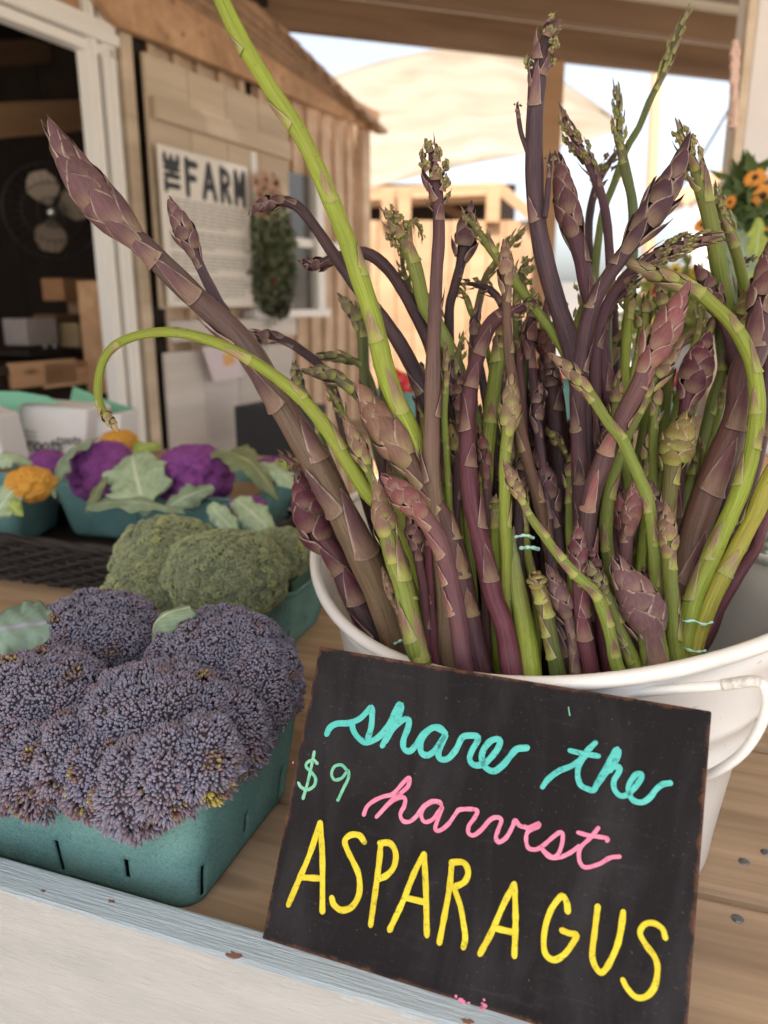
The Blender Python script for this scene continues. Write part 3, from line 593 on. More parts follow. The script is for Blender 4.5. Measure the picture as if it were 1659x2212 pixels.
S('purple bud cut off by the right edge of the photo', 'p', [(1716,540),(1690,620),(1672,690),(1660,760),(1648,900),(1600,1100),(1540,1330)], (.62,.61), (54,150), (40,44), nb=3, nh=11)
S('medium green stalk behind the thick brown-purple one', 'e', [(1560,600),(1552,650),(1556,720),(1562,797),(1542,859),(1524,934),(1504,1008),(1480,1072),(1462,1122),(1450,1250),(1445,1430)], (.66,.62), (28,80), (27,30), nb=6, nh=8, hue2='g')
S('thin leafy green shoot between the two thick right-hand stalks', 'g', [(1570,815),(1562,860),(1550,909),(1529,984),(1500,1080),(1480,1250),(1470,1400)], (.62,.60), (16,60), (14,20), nb=2, nh=6)
S('dark maroon scaly bud above the olive-brown one', 'm', [(1526,732),(1516,760),(1505,800),(1488,846),(1480,888),(1472,960),(1462,1060),(1455,1200),(1452,1420)], (.60,.62), (62,150), (32,36), nb=2, nh=15, hue2='d')
S('fat olive-gold bud with its frayed top, between the green stalks', 'o', [(1484,900),(1466,950),(1452,996),(1446,1058),(1440,1104),(1438,1200),(1440,1430)], (.57,.59), (66,125), (40,36), nb=3, nh=17, hue2='g')
S('upright mauve bud on a green stalk, closest to the rubber bands', 'g', [(1441,1096),(1441,1133),(1444,1182),(1447,1246),(1452,1320),(1457,1394),(1463,1450)], (.535,.535), (36,110), (31,38), nb=5, nh=13)
S('fattest mauve bud low in front, swelling over the front rim', 'v', [(1336,1218),(1353,1256),(1380,1296),(1397,1340),(1408,1385),(1417,1458)], (.515,.52), (78,200), (58,66), nb=1, nh=18, hue2='g')
S('rose-red bud on a dark stalk, right behind the fattest mauve bud', 'k', [(1372,1042),(1369,1083),(1363,1120),(1355,1152),(1351,1207),(1352,1260),(1362,1330),(1372,1440)], (.545,.56), (38,115), (27,34), nb=2, nh=14, hue2='p')
S('small olive green bud with a bluntly folded tip low in the bunch', 'e', [(1272,1218),(1289,1252),(1310,1284),(1330,1332),(1348,1385),(1368,1430),(1376,1460)], (.52,.525), (32,80), (24,38), nb=4, nh=11, hue2='g')
S('slender green spear bowing to the right in front of the dark gap', 'g', [(1092,1000),(1108,1036),(1124,1072),(1146,1116),(1176,1158),(1204,1196),(1240,1238),(1262,1258),(1285,1280),(1303,1320),(1318,1370),(1330,1430),(1342,1464)], (.505,.51), (25,105), (17,32), nb=7, nh=15)
S('glossy maroon stalk with a small closed purple bud, at the centre front', 'm', [(1249,1134),(1249,1180),(1250,1232),(1255,1306),(1264,1380),(1278,1458)], (.525,.525), (33,110), (30,42), nb=3, nh=13)
S('dark wine-red stalk right of the glossy maroon one', 'm', [(1278,1188),(1289,1240),(1295,1300),(1302,1380),(1314,1462)], (.54,.54), (30,70), (26,32), nb=2, nh=9)
S('short bent brown spear with a broken blunt tip', 'o', [(1156,1234),(1163,1270),(1176,1312),(1188,1370),(1204,1450)], (.525,.53), (40,40), (36,38), nb=4, nh=10, hue2='e')
S('pale mauve bud with small holes on its stalk, next to the broken blunt tip', 'v', [(1187,1228),(1204,1270),(1222,1320),(1235,1358),(1243,1460)], (.53,.53), (42,130), (26,28), nb=3, nh=14, hue2='t')
S('nearly black purple stalk between the holed bud and the broken tip', 'd', [(1196,1290),(1208,1330),(1220,1380),(1234,1462)], (.545,.54), (34,60), (32,38), nb=2, nh=8)
S('wavy plum stalk snaking down through the centre of the bunch', 'p', [(1165,640),(1132,664),(1086,679),(1056,706),(1036,758),(1020,815),(1012,872),(1010,934),(1011,1008),(1019,1084),(1035,1158),(1053,1234),(1068,1296),(1079,1322),(1094,1372),(1106,1450)], (.60,.53), (28,90), (33,48), 'o', nb=7, nh=9, hue2='m')
S('slim brown spear with a smooth pointed tan bud above the wavy plum stalk', 'b', [(1090,527),(1094,589),(1094,640),(1095,690),(1099,764),(1106,810),(1126,934),(1143,1008),(1161,1071),(1174,1133),(1186,1184),(1200,1262),(1215,1420)], (.56,.60), (32,105), (22,34), nb=7, nh=12, hue2='b')
S('broad light green stalk behind the wavy plum one', 'g', [(1088,690),(1082,730),(1077,772),(1070,810),(1061,884),(1054,960),(1049,1034),(1046,1084),(1046,1134),(1050,1250),(1070,1400)], (.62,.585), (26,70), (34,32), nb=5, nh=8, hue2='y')
S('cream and mauve bud on a yellow-green stalk in the middle of the bunch', 'y', [(1105,822),(1101,884),(1096,934),(1091,984),(1090,1058),(1091,1134),(1094,1184),(1094,1270),(1102,1430)], (.555,.555), (40,130), (26,30), nb=6, nh=15)
S('straight yellow-green stalk left of the cream and mauve bud', 'y', [(1069,1070),(1071,1121),(1071,1184),(1078,1222),(1085,1300),(1092,1430)], (.575,.565), (24,45), (25,25), nb=2, nh=7)
S('broad glowing lime stalk widening towards the front rim', 'l', [(1098,1120),(1102,1160),(1111,1208),(1121,1282),(1133,1358),(1145,1458)], (.565,.535), (16,30), (20,58), nb=1, nh=4, hue2='y')
# --- left front
S('large brown-purple scaly bud pointing up left at the left of the bunch', 'b', [(781,845),(808,891),(833,930),(870,978),(903,1030),(935,1080),(965,1130),(990,1210),(1015,1320),(1042,1452)], (.575,.555), (66,215), (42,48), nb=5, nh=20, hue2='p')
S('pink bud pointing up left with pale outlined scales', 'k', [(832,1032),(866,1064),(911,1108),(936,1145),(955,1184),(976,1270),(990,1344),(1005,1448)], (.53,.53), (50,120), (38,44), nb=4, nh=15, hue2='p')
S('green and mauve speckled spear tip at the left front rim', 'g', [(816,1046),(823,1084),(831,1134),(838,1158),(855,1222),(872,1272),(889,1345),(908,1425)], (.55,.55), (42,130), (42,50), nb=6, nh=16)
S('small slim spear with a fine scaly tip over the lime green arch', 'g', [(747,908),(772,960),(795,1014),(814,1062),(836,1120),(856,1172),(880,1246),(904,1320),(920,1415)], (.565,.575), (32,130), (16,30), nb=7, nh=15)
S('thin green budded shoot just above the small slim spear', 'g', [(707,836),(722,860),(740,892),(760,932),(790,1000),(850,1140),(900,1300),(920,1400)], (.61,.61), (22,90), (13,24), 'o', nb=4, nh=10)
S('green spear with a scaly tip pointing left above the left rim', 'e', [(658,801),(706,806),(733,820),(760,840),(786,868),(815,920),(850,990),(890,1080),(930,1200),(950,1400)], (.62,.62), (28,100), (26,32), nb=5, nh=13, hue2='g')
S('small pink-brown bud lowest at the left front rim', 'b', [(828,1232),(845,1282),(864,1334),(878,1385),(890,1420)], (.565,.56), (20,85), (14,18), nb=1, nh=12)
S('dark red-purple bud pressed against the left inside of the tub', 'm', [(648,1030),(662,1090),(688,1150),(730,1212),(765,1290),(815,1378)], (.655,.65), (64,170), (52,58), nb=3, nh=15, hue2='d')
S('reddish open scale tip showing left of the tan lower stalk', 'k', [(602,980),(638,1005),(672,1040),(710,1110),(780,1260),(830,1380)], (.70,.68), (32,90), (30,36), 'o', nb=2, nh=8, hue2='d')
S('dark purple bud half hidden behind the pink one', 'p', [(884,1108),(893,1152),(906,1222),(918,1300),(926,1430)], (.56,.56), (30,90), (22,22), nb=3, nh=11, hue2='m')
S('dark red stalk left of the pink bud stalk', 'm', [(915,1120),(924,1175),(928,1260),(932,1330),(940,1420)], (.57,.56), (18,40), (18,22), nb=2, nh=5)
S('light green spear behind the tall frayed one, with knobbly opened tip', 'g', [(832,448),(848,478),(863,504),(888,552),(903,602),(918,664),(945,704),(975,762),(1002,832),(1030,950),(1050,1250),(1060,1400)], (.63,.66), (40,110), (33,34), 'o', nb=5, nh=14, hue2='l')
S('thin budded green shoot left of the knobbly light green spear', 'e', [(864,535),(873,590),(888,628),(905,680),(925,760),(950,900),(980,1200),(1000,1400)], (.66,.70), (20,90), (12,18), 'o', nb=3, nh=10)
S('small green side tip bending over right of the knobbly light green spear', 'g', [(914,520),(905,490),(893,478),(884,486),(886,520),(895,575),(908,640)], (.65,.645), (16,60), (12,14), 'o', nb=1, nh=8, ext=False)
S('dark plum knob-like bud behind the long crossing green spear', 'd', [(1018,448),(1010,490),(1002,540),(993,580),(980,628),(971,668),(972,760),(985,900),(1010,1200),(1030,1400)], (.65,.68), (46,130), (22,28), nb=3, nh=11)
S('dark drooping tip lying level behind the tan pointed bud', 'd', [(990,613),(1024,614),(1058,626),(1082,655),(1098,720),(1110,850),(1130,1100),(1150,1400)], (.66,.70), (22,90), (18,26), 'o', nb=3, nh=9)
S('blurred olive spear leaning right behind the tan pointed bud', 'o', [(1136,488),(1102,528),(1068,572),(1048,605),(1030,680),(1020,800),(1040,1100),(1060,1400)], (.70,.72), (24,120), (18,26), 'o', nb=3, nh=11)
S('budding green spear right behind the tan pointed bud', 'e', [(1144,558),(1126,590),(1117,640),(1118,720),(1130,850),(1150,1100),(1170,1400)], (.66,.68), (38,90), (22,28), 'o', nb=3, nh=11)
S('small green shoot curling over behind the tall frayed spear', 'g', [(984,640),(990,622),(1005,640),(1020,680),(1040,718),(1060,790),(1080,900),(1100,1200),(1110,1400)], (.66,.68), (18,60), (14,22), 'o', nb=3, nh=8)
S('small reddish bud deep behind the crossing green spear', 'r', [(1130,705),(1160,730),(1184,762),(1200,822),(1215,950),(1230,1200),(1240,1400)], (.66,.66), (34,90), (28,32), nb=3, nh=10, hue2='d')
S('deep purple closed bud in the dark gap behind the slender bowing spear', 'd', [(1162,982),(1178,1036),(1194,1098),(1205,1180),(1222,1300),(1240,1420)], (.60,.59), (38,130), (32,34), nb=2, nh=12)
S('tiny olive leaf-like tip in the middle of the dark stalks', 'o', [(1180,926),(1203,952),(1224,982),(1236,1050),(1245,1200),(1255,1400)], (.61,.62), (22,60), (12,20), nb=1, nh=7)
S('dark stalk running straight down behind the slender bowing spear', 'd', [(1190,790),(1198,870),(1208,980),(1218,1100),(1232,1250),(1245,1420)], (.64,.61), (34,70), (36,38), nb=3, nh=8)
S('pinkish bud partly hidden behind the scaly green spear', 'p', [(1402,1040),(1414,1080),(1424,1122),(1430,1182),(1436,1280),(1438,1430)], (.575,.58), (28,90), (26,28), nb=3, nh=11)
S('dark red bud between the two green stalks at the right', 'r', [(1334,1070),(1344,1120),(1350,1182),(1356,1270),(1366,1430)], (.585,.59), (36,110), (28,30), nb=2, nh=11, hue2='d')
S('tiny purple bud peeping out behind the fattest mauve bud', 'p', [(1392,1228),(1396,1280),(1402,1340),(1412,1430)], (.555,.555), (26,60), (22,24), nb=1, nh=8)
S('olive bud right of the speckled tan stalk', 'o', [(972,918),(984,960),(993,1010),(1001,1062),(1015,1180),(1035,1380)], (.60,.60), (30,100), (18,24), nb=3, nh=12)
S('thin green shoot hugging the right side of the tall frayed spear', 'g', [(963,745),(964,800),(962,850),(960,905),(965,990),(970,1080),(980,1250),(990,1400)], (.575,.585), (14,90), (15,20), nb=5, nh=9)
S('horizontal green spear blurred behind the rosy bud', 'y', [(1290,800),(1330,795),(1360,802),(1417,826),(1457,856),(1475,920),(1478,1050),(1470,1350)], (.70,.68), (22,70), (20,24), nb=4, nh=7)
S('pale green scaly tip lying level behind the maroon bud', 'y', [(1538,708),(1504,721),(1468,738),(1440,756),(1415,800),(1400,900),(1390,1200),(1400,1400)], (.68,.68), (22,120), (20,24), nb=2, nh=11)
S('short green spear slanting behind the holed mauve bud', 'g', [(1190,818),(1153,843),(1132,868),(1128,930),(1140,1100),(1160,1400)], (.68,.68), (16,50), (14,22), nb=2, nh=6)
S('blurred green scaly spear behind the long lime one, left of the bunch', 'e', [(733,640),(756,662),(773,684),(783,724),(787,798),(800,900),(850,1100),(920,1350)], (.72,.73), (30,90), (26,28), nb=5, nh=10)
S('level green tip blurred at the left of the bunch', 'e', [(672,770),(708,769),(762,778),(795,810),(815,880),(860,1080),(920,1350)], (.72,.73), (20,100), (16,22), nb=3, nh=10)
S('leftmost small green tip, blurred behind the lime green arch', 'e', [(636,782),(641,818),(656,848),(684,897),(696,958),(740,1060),(820,1250),(880,1370)], (.70,.70), (24,60), (18,26), nb=6, nh=9)
S('thin green spear standing behind the lime green stalk', 'e', [(828,705),(824,760),(826,830),(838,900),(870,1050),(930,1350)], (.70,.72), (24,110), (20,24), 'o', nb=3, nh=11)

# --- the dense back of the bunch: stalks nobody can tell apart
rg = np.random.default_rng(5); HN = dict(g='green', y='lime green', e='dark green', l='pale green', p='purple', d='dark purple', v='mauve', k='rosy', m='maroon', b='brown', o='olive')
for i in range(24):
    x1 = 850 + i * 25 + rg.uniform(-8, 8); xt = x1 + (x1 - 1150) * .18 + rg.uniform(-26, 26); yt = rg.uniform(745, 960); hue = 'dpdmepdgbp'[i % 10]
    if xt > 1370: yt += 120
    dd = rg.uniform(.66, .74)
    S('shaded %s asparagus stalk at the back of the bunch, mostly hidden' % HN[hue], hue, [(xt, yt), (xt * .8 + x1 * .2, yt + 90), (xt * .5 + x1 * .5, yt + 230), (x1, 1180), (1150 + (x1 - 1150) * .85, 1370)], (dd, dd - .03), (rg.uniform(28, 42), rg.uniform(80, 120)), (rg.uniform(24, 34), rg.uniform(28, 38)), 'o' if i % 3 == 0 else 't', nb=2, nh=6, group='shaded stalks at the back of the bunch')

for i in range(38):
    x1 = 905 + (i * 61 % 38) * 14.5 + rg.uniform(-8, 8); xt = x1 + (x1 - 1120) * .30 + rg.uniform(-50, 50); yt = rg.uniform(560, 900) + abs(xt - 1180) * .15; hue = 'gyegkylvgp'[i % 10]
    dd = rg.uniform(.625, .69); kx = rg.uniform(-22, 22)
    S('thin %s asparagus tip in a gap in the middle of the bunch, half hidden' % HN[hue], hue, [(xt, yt), (xt * .85 + x1 * .15 + kx, yt + 70), (xt * .6 + x1 * .4 + kx * .6, yt + 190), (x1 + kx * .3, 1120), (1150 + (x1 - 1150) * .88, 1370)], (dd, dd - .02), (rg.uniform(20, 34), rg.uniform(70, 120)), (rg.uniform(15, 24), rg.uniform(22, 30)), 'o' if i % 2 == 0 else 't', nb=2, nh=7, group='thin tips in the gaps of the bunch')

for i in range(13):
    x1 = 985 + i * 36 + rg.uniform(-8, 8); xt = x1 + rg.uniform(-34, 30); yt = rg.uniform(800, 1060); hue = 'pgkgdyvgmgpyg'[i]; kx = rg.uniform(-14, 14)
    S('slim %s spear standing low in the shade between the front stalks' % HN[hue], hue, [(xt, yt), (xt * .8 + x1 * .2 + kx, yt + 70), (xt * .4 + x1 * .6 + kx, yt + 170), (x1, 1290), (x1 * .97 + 35, 1420)], (.605, .575), (rg.uniform(22, 32), rg.uniform(85, 120)), (rg.uniform(16, 23), rg.uniform(22, 28)), 't', nb=3, nh=9, group='slim spears between the front stalks')

# --- mint rubber bands
M['band'] = plain('mint_rubber_band', (.42, .72, .64), .5, .1, 60, .05)
def band(pts, d, label, w=7):
    d -= .004; P = [at(x, y, d) for x, y in pts]; n = len(P)
    back = [at(x, y + 1, d + .022) for x, y in pts[::-1][1:-1]]; P[0] = at(*pts[0], d + .010); P[-1] = at(*pts[-1], d + .010); C = catmull(P + back + [P[0]], 60)[:-1]
    rr = w * d / FPX / 2 * (.75 + .35 * np.sin(np.arange(len(C)) * .8)); V, F = tube_geo(C, rr, 7, 0, True)
    tag(world_obj('rubber_band', V, F, M['band']), label, 'rubber band', 'rubber bands round the bunches')
band([(1462,1334),(1480,1342),(1500,1341),(1520,1349),(1538,1344)], .542, 'mint rubber band round the two green stalks at the right, the upper one')
band([(1468,1397),(1485,1403),(1505,1408),(1524,1406)], .540, 'mint rubber band round the two green stalks at the right, the lower one')
band([(1428,1452),(1445,1452),(1462,1446),(1474,1432)], .523, 'mint rubber band low on the stalk beside the front rim')
band([(1112,1160),(1135,1156),(1152,1162)], .548, 'upper mint rubber band deep in the middle of the bunch')
band([(1124,1184),(1145,1182),(1163,1186)], .548, 'lower mint rubber band deep in the middle of the bunch', 9)
band([(852,1391),(870,1382),(880,1376)], .60, 'mint rubber band just above the left front rim')

# ------------------------------------------------------------------ pulp baskets
def pulp():
    m = NT('teal_pulp', .95, .15); v = m.coord(); a = m.noise(v, 420, 6, .8); b = m.noise(v, 18, 4); h = m.noise(m.coord((40, 40, 900)), 1, 2)
    c = m.mix(m.ramp(b, [(.3, 0), (.7, 1)]), (.14, .315, .305), (.22, .42, .39)); c = m.mix(m.ramp(a, [(.52, 0), (.66, .65)]), c, (.32, .53, .49)); c = m.mix(m.ramp(a, [(.34, .75), (.46, 0)]), c, (.07, .20, .20))
    m.col(c); m.bump(a, 1.0, .0025); return m.m
M['pulp'] = pulp()
def basket(label, c, yaw, sx, sy, h, cat='basket', group='teal pulp baskets', taper=.80, slots=True):
    """c: centre of the foot; a rounded square tray of pulp with vent slots, rolled lip and ribs"""
    n, m_ = 168, 20; V = []; th = np.arange(n) / n
    def ringpts(sx, sy, r):
        per = [];  L = 2 * (sx + sy - 4 * r) + 2 * pi * r
        segs = [((-sx / 2 + r, -sy / 2), (1, 0), sx - 2 * r), None, ((sx / 2, -sy / 2 + r), (0, 1), sy - 2 * r), None, ((sx / 2 - r, sy / 2), (-1, 0), sx - 2 * r), None, ((-sx / 2, sy / 2 - r), (0, -1), sy - 2 * r), None]
        cc = [(sx / 2 - r, -sy / 2 + r, -pi / 2), (sx / 2 - r, sy / 2 - r, 0), (-sx / 2 + r, sy / 2 - r, pi / 2), (-sx / 2 + r, -sy / 2 + r, pi)]
        for t in th:
            s = t * L; ci = 0
            for q in range(8):
                ln = segs[q][2] if segs[q] else pi * r / 2
                if s <= ln or q == 7:
                    if segs[q]: (x, y), (a, b), _ = segs[q]; per.append((x + a * s, y + b * s))
                    else: x, y, a0 = cc[q // 2]; a = a0 + s / r; per.append((x + r * cos(a), y + r * sin(a)))
                    break
                s -= ln
        return A_(per)
    zs = np.r_[np.linspace(0, h * .93, m_ - 3), h * .94, h * .97, h]
    for i, z in enumerate(zs):
        k = taper + (1 - taper) * (z / h); f = k + (.012 if i >= m_ - 3 else 0) - (.02 if i == 0 else 0)
        p = ringpts(sx * f, sy * f, .020 * k)
        V += [(x, y, z) for x, y in p]
    F = []
    for i in range(m_ - 1):
        for k in range(n):
            cut = slots and (1 <= i <= 5) and (k % 14 in (5,)) and not (i in (1, 2) and k % 28 == 5)
            if not cut: F.append((i * n + k, i * n + (k + 1) % n, (i + 1) * n + (k + 1) % n, (i + 1) * n + k))
    F.append(tuple(range(n - 1, -1, -1)))
    me = mesh('pulp_basket', V, F); o = link('pulp_basket', me, M['pulp'], None, c); o.rotation_euler = (0, 0, yaw)
    md = o.modifiers.new('solid', 'SOLIDIFY'); md.thickness = .0022; md.offset = -1
    tag(o, label, cat, group); return o
YT = radians(-19)
basket('nearest teal pulp basket, under the purple sprouting broccoli', tp(-.392, .476, .0), YT, .248, .182, .106, taper=.88)
basket('teal pulp basket in the middle under the green broccoli', tp(-.50, .872, .0), YT, .21, .15, .088)
TR = .016
basket('teal pulp basket at the right end of the wicker tray under the right purple cauliflower', tp(-.735, 1.20, TR), YT + .10, .235, .24, .105, slots=False)
basket('teal pulp basket in the middle of the wicker tray under the left purple cauliflower', tp(-.93, 1.215, TR), YT + .06, .20, .24, .105, slots=False)
basket('teal pulp basket at the left end of the wicker tray holding yellow cauliflower', tp(-1.125, 1.06, TR), YT + .30, .20, .20, .10, slots=False)

# ------------------------------------------------------------------ wicker tray
M['wicker'] = wood('black_wicker', (.012, .009, .008), (.048, .036, .031), along=3, across=60, knots=False, rough=.6, bump=.5)
wt = empty('wicker_tray', tp(-.93, 1.14, .002), 'low black woven wicker tray holding the three cauliflower baskets', 'tray')
u0, u1, v0, v1, rc = -1.36, -.575, .915, 1.36, .05
def tray_path(off, n):
    c = [(u1 - rc, v0 + rc, -pi / 2), (u1 - rc, v1 - rc, 0), (u0 + rc, v1 - rc, pi / 2), (u0 + rc, v0 + rc, pi)]; P = []
    for x, y, a0 in c:
        for a in np.linspace(a0, a0 + pi / 2, 8): P.append((x + (rc + off) * cos(a), y + (rc + off) * sin(a)))
    P = A_(P + [P[0]]); s = np.r_[0, np.cumsum(np.linalg.norm(np.diff(P, axis=0), axis=1))]; t = np.linspace(0, s[-1], n, endpoint=False)
    return np.stack([np.interp(t, s, P[:, 0]), np.interp(t, s, P[:, 1])], 1), s[-1]
NS = 96
for j in range(10):
    z = .008 + j * .0068; P, L = tray_path(.0 + .012 * j / 10, NS * 4); k = np.arange(NS * 4); ang = k / 4 * pi * 1.0 + (j % 2) * pi
    P2, _ = tray_path(.012 * j / 10 + .007, NS * 4); w = (np.sin(ang) * .5 + .5)[:, None]; Q = P * (1 - w) + P2 * w
    C = A_([tp(a, b, z + .0013 * sin(i * 1.7 + j)) for i, (a, b) in enumerate(Q)]); V, F = tube_geo(C, .0035, 6, 0, True); world_obj('woven_strand', V, F, M['wicker'], wt)
geo = []; P, L = tray_path(.004, NS)
for a, b in P: geo.append(tube_geo(A_([tp(a, b, 0.002), tp(a, b, .04), tp(a, b, .075)]), .0022, 5))
V, F = join_geo(geo); tag(world_obj('stakes', V, F, M['wicker'], wt), kind='stuff')
P, L = tray_path(.016, 160); 
for ph in (0, pi):
    C = A_([tp(a, b, .078 + .003 * sin(i * .55 + ph)) + (TE2 * .003 * cos(i * .55 + ph)) for i, (a, b) in enumerate(P)]); V, F = tube_geo(C, .0058, 8, 0, True); world_obj('braided_rim', V, F, M['wicker'], wt)
board('tray_floor', tp((u0 + u1) / 2, (v0 + v1) / 2, .008), (u1 - u0, v1 - v0, .008), TABLE, M['wicker'], wt)

# ------------------------------------------------------------------ broccoli
def bead_mat(name, cols, rough=.7):
    m = NT(name, rough, .3); a = m.n('ShaderNodeAttribute', attribute_name='bead'); sx = m.n('ShaderNodeSeparateColor'); m.l(a.outputs['Color'], sx.inputs[0])
    c = m.ramp(sx.outputs[0], cols); c = m.mix(m.ramp(sx.outputs[2], [(.3, 0), (1, .5)]), c, (.30, .28, .30)); m.col(c); return m.m
M['purple_bead'] = bead_mat('purple_broccoli_buds', [(0, (.12, .118, .175)), (.35, (.205, .195, .27)), (.58, (.17, .14, .19)), (.76, (.14, .07, .075)), (.92, (.17, .12, .06)), (1, (.34, .28, .06))])
M['green_bead'] = bead_mat('green_broccoli_buds', [(0, (.19, .23, .13)), (.4, (.30, .345, .19)), (.75, (.41, .45, .20)), (1, (.48, .50, .15))])
M['broc_under'] = plain('broccoli_stalk', (.10, .14, .06), .7, .3, 60, .3)
M['broc_dark'] = plain('broccoli_inner', (.085, .075, .095), .8, .3, 60, .3)
M['broc_dark_g'] = plain('green_broccoli_inner', (.10, .13, .05), .8, .3, 60, .3)
def bead_proto(n=6):
    V = [(0, 0, -.9)]; 
    for z, r in ((-.35, .85), (.45, .80)):
        for k in range(n): V.append((r * cos(2 * pi * k / n), r * sin(2 * pi * k / n), z))
    V.append((0, 0, 1.0)); F = []
    for k in range(n):
        a, b = 1 + k, 1 + (k + 1) % n; F += [(0, b, a), (a, b, b + n), (a, b + n, a + n), (a + n, b + n, 2 * n + 1)]
    return A_(V), A_(F)
BV, BF = bead_proto()
def fib(n):
    i = np.arange(n) + .5; ph = np.arccos(1 - 2 * i / n); th = pi * (1 + 5 ** .5) * i
    return np.stack([np.cos(th) * np.sin(ph), np.sin(th) * np.sin(ph), np.cos(ph)], 1)
def crown(label, lobes, br, cl_r, mat, inner, elong, seed, root_name='broccoli', fringe=None, dens=1.0, down=-.35, group=None, zcut=None, lumpy=1.0):
    """lobes: (centre, (rx, ry, rz)); buds sit in small domed clusters all over them"""
    rg = np.random.default_rng(seed); c0 = np.mean([c for c, r in lobes], 0); foot = c0 - A_([0, 0, max(r[2] for c, r in lobes) * .9])
    root = empty(root_name, foot, label, 'broccoli', group)
    for li, (c, r) in enumerate(lobes):
        c = A_(c, dtype=float); r = A_(r, dtype=float)
        V, F = uvsphere(c, 1, 28, 18, r * .96); rr = V - c; V = c + rr * (1 + .05 * np.sin(rr[:, :1] * 160 + seed) * np.cos(rr[:, 1:2] * 140)); fl = world_obj('floret', V, F, inner, root)
        ncl = int(4 * pi * (r.prod() ** (2 / 3)) / (cl_r ** 2 * 2.4)); K = fib(ncl) + rg.normal(size=(ncl, 3)) * .035; K /= np.linalg.norm(K, axis=1)[:, None]
        nb = int(4 * pi * (r.prod() ** (2 / 3)) / (br * br * 1.75) * dens); D = fib(nb) + rg.normal(size=(nb, 3)) * .6 * br / r.mean(); D /= np.linalg.norm(D, axis=1)[:, None]
        D = D[(D[:, 2] > down)]; d2 = np.full(len(D), 9.); idx = np.zeros(len(D), int)
        for ch in range(0, len(D), 4000):
            q = D[ch:ch + 4000] @ K.T; idx[ch:ch + 4000] = q.argmax(1); d2[ch:ch + 4000] = q.max(1)
        ang = np.arccos(np.clip(d2, -1, 1)) * r.mean(); dome = np.clip(1 - (ang / (cl_r * 1.15)) ** 2, 0, 1)
        nrm = D / r; nrm /= np.linalg.norm(nrm, axis=1)[:, None]; crn = rg.uniform(-1, 1, ncl)
        lump = .060 * np.sin(D[:, 0] * 6.3 + seed + li) * np.cos(D[:, 1] * 6 + li * 2) + .035 * np.sin(D[:, 2] * 11 + li)
        P = c + D * r * (1 + lumpy * lump[:, None]) + nrm * ((dome * .95 + crn[idx] * .34)[:, None] * cl_r * .75)
        keep = np.ones(len(P), bool)
        for lj, (c2, r2) in enumerate(lobes):
            if lj != li: keep &= (((P - A_(c2)) / (A_(r2) * .97)) ** 2).sum(1) > 1
        if zcut is not None: keep &= P[:, 2] > zcut
        P, nrm, dome, idx, D = P[keep], nrm[keep], dome[keep], idx[keep], D[keep]
        out = nrm + (D - K[idx]) * 1.6 * (r.mean() / cl_r) * .25 + rg.normal(size=P.shape) * .16; out /= np.linalg.norm(out, axis=1)[:, None]
        t1 = np.cross(out, A_([.3, .2, .93]) + rg.normal(size=P.shape) * .2); t1 /= np.linalg.norm(t1, axis=1)[:, None]; t2 = np.cross(out, t1)
        low = np.clip((.15 - D[:, 2]) / .5, 0, 1); sc = br * rg.uniform(.78, 1.22, len(P)); ln = sc * (elong + elong * .5 * low * (fringe or 0)) * rg.uniform(.85, 1.2, len(P))
        P = P + nrm * (low * (fringe or 0) * rg.uniform(0, .006, len(P)))[:, None]
        W = P[:, None, :] + BV[None, :, 0:1] * (t1 * sc[:, None])[:, None, :] + BV[None, :, 1:2] * (t2 * sc[:, None])[:, None, :] + BV[None, :, 2:3] * (out * ln[:, None])[:, None, :]
        nv = len(BV); Fq = (BF[None] + (np.arange(len(P)) * nv)[:, None, None]).reshape(-1, 3)
        o0 = loc_of(root); me = fast_mesh('bud_surface', W.reshape(-1, 3) - o0, Fq, 3)
        tone = np.clip(.30 + crn[idx] * .22 + rg.normal(size=len(P)) * .13 + (1 - dome) * .14 * rg.random(len(P)) + low * (fringe or 0) * .22 + (rg.random(ncl)[idx] > .92) * dome * .40, 0, 1)
        a = np.stack([np.repeat(tone, nv), np.repeat(dome, nv), np.tile(np.clip(BV[:, 2], 0, 1) ** 2, len(P))], 1); attr(me, 'bead', a)
        bs = link('bud_surface', me, mat, root, o0); bs['kind'] = 'stuff'
    V, F = tube_geo(A_([foot - A_([0, 0, .02]), foot + A_([0, 0, .02]), c0]), [.014, .016, .02], 14); world_obj('stalk', V, F, M['broc_under'], root)
    return root
def edge_lobe(x, y, rx, ry, v=.402):                                # a bit of floret hanging over the front edge of the nearest basket
    c = onplane(x, y, tp(0, v), TE2); k = np.dot(c - CAMP, FWD) / FPX; return (c, (rx * k, .030, ry * k))
def lobe(x, y, rx, ry, d, ry3=None, dz=1.0):
    c = at(x, y, d); k = d / FPX; return (c, (rx * k, (ry3 or rx) * k, ry * k * dz))
PB = 'purple broccoli heads in the nearest basket'
crown('purple sprouting broccoli head at the front of the nearest basket, overhanging its corner', [lobe(345, 1590, 176, 148, .60, 150), edge_lobe(300,1690,72,88,.394), edge_lobe(375,1655,66,76,.397), edge_lobe(225,1655,64,74), edge_lobe(440,1630,58,70,.41), lobe(505,1580,62,78,.60,70)], .00140, .0078, M['purple_bead'], M['broc_dark'], 1.75, 3, fringe=1.0, group=PB, down=-.8, lumpy=.8)
crown('purple sprouting broccoli head cut off by the left edge of the photo', [lobe(95, 1535, 150, 118, .62, 130), lobe(0, 1590, 110, 90, .60, 100), edge_lobe(100,1650,70,84,.398), edge_lobe(25,1645,66,74,.40), edge_lobe(160,1625,60,72,.402), edge_lobe(-50,1620,70,80)], .00138, .0078, M['purple_bead'], M['broc_dark'], 1.65, 4, fringe=1.0, group=PB, down=-.75, lumpy=.8)
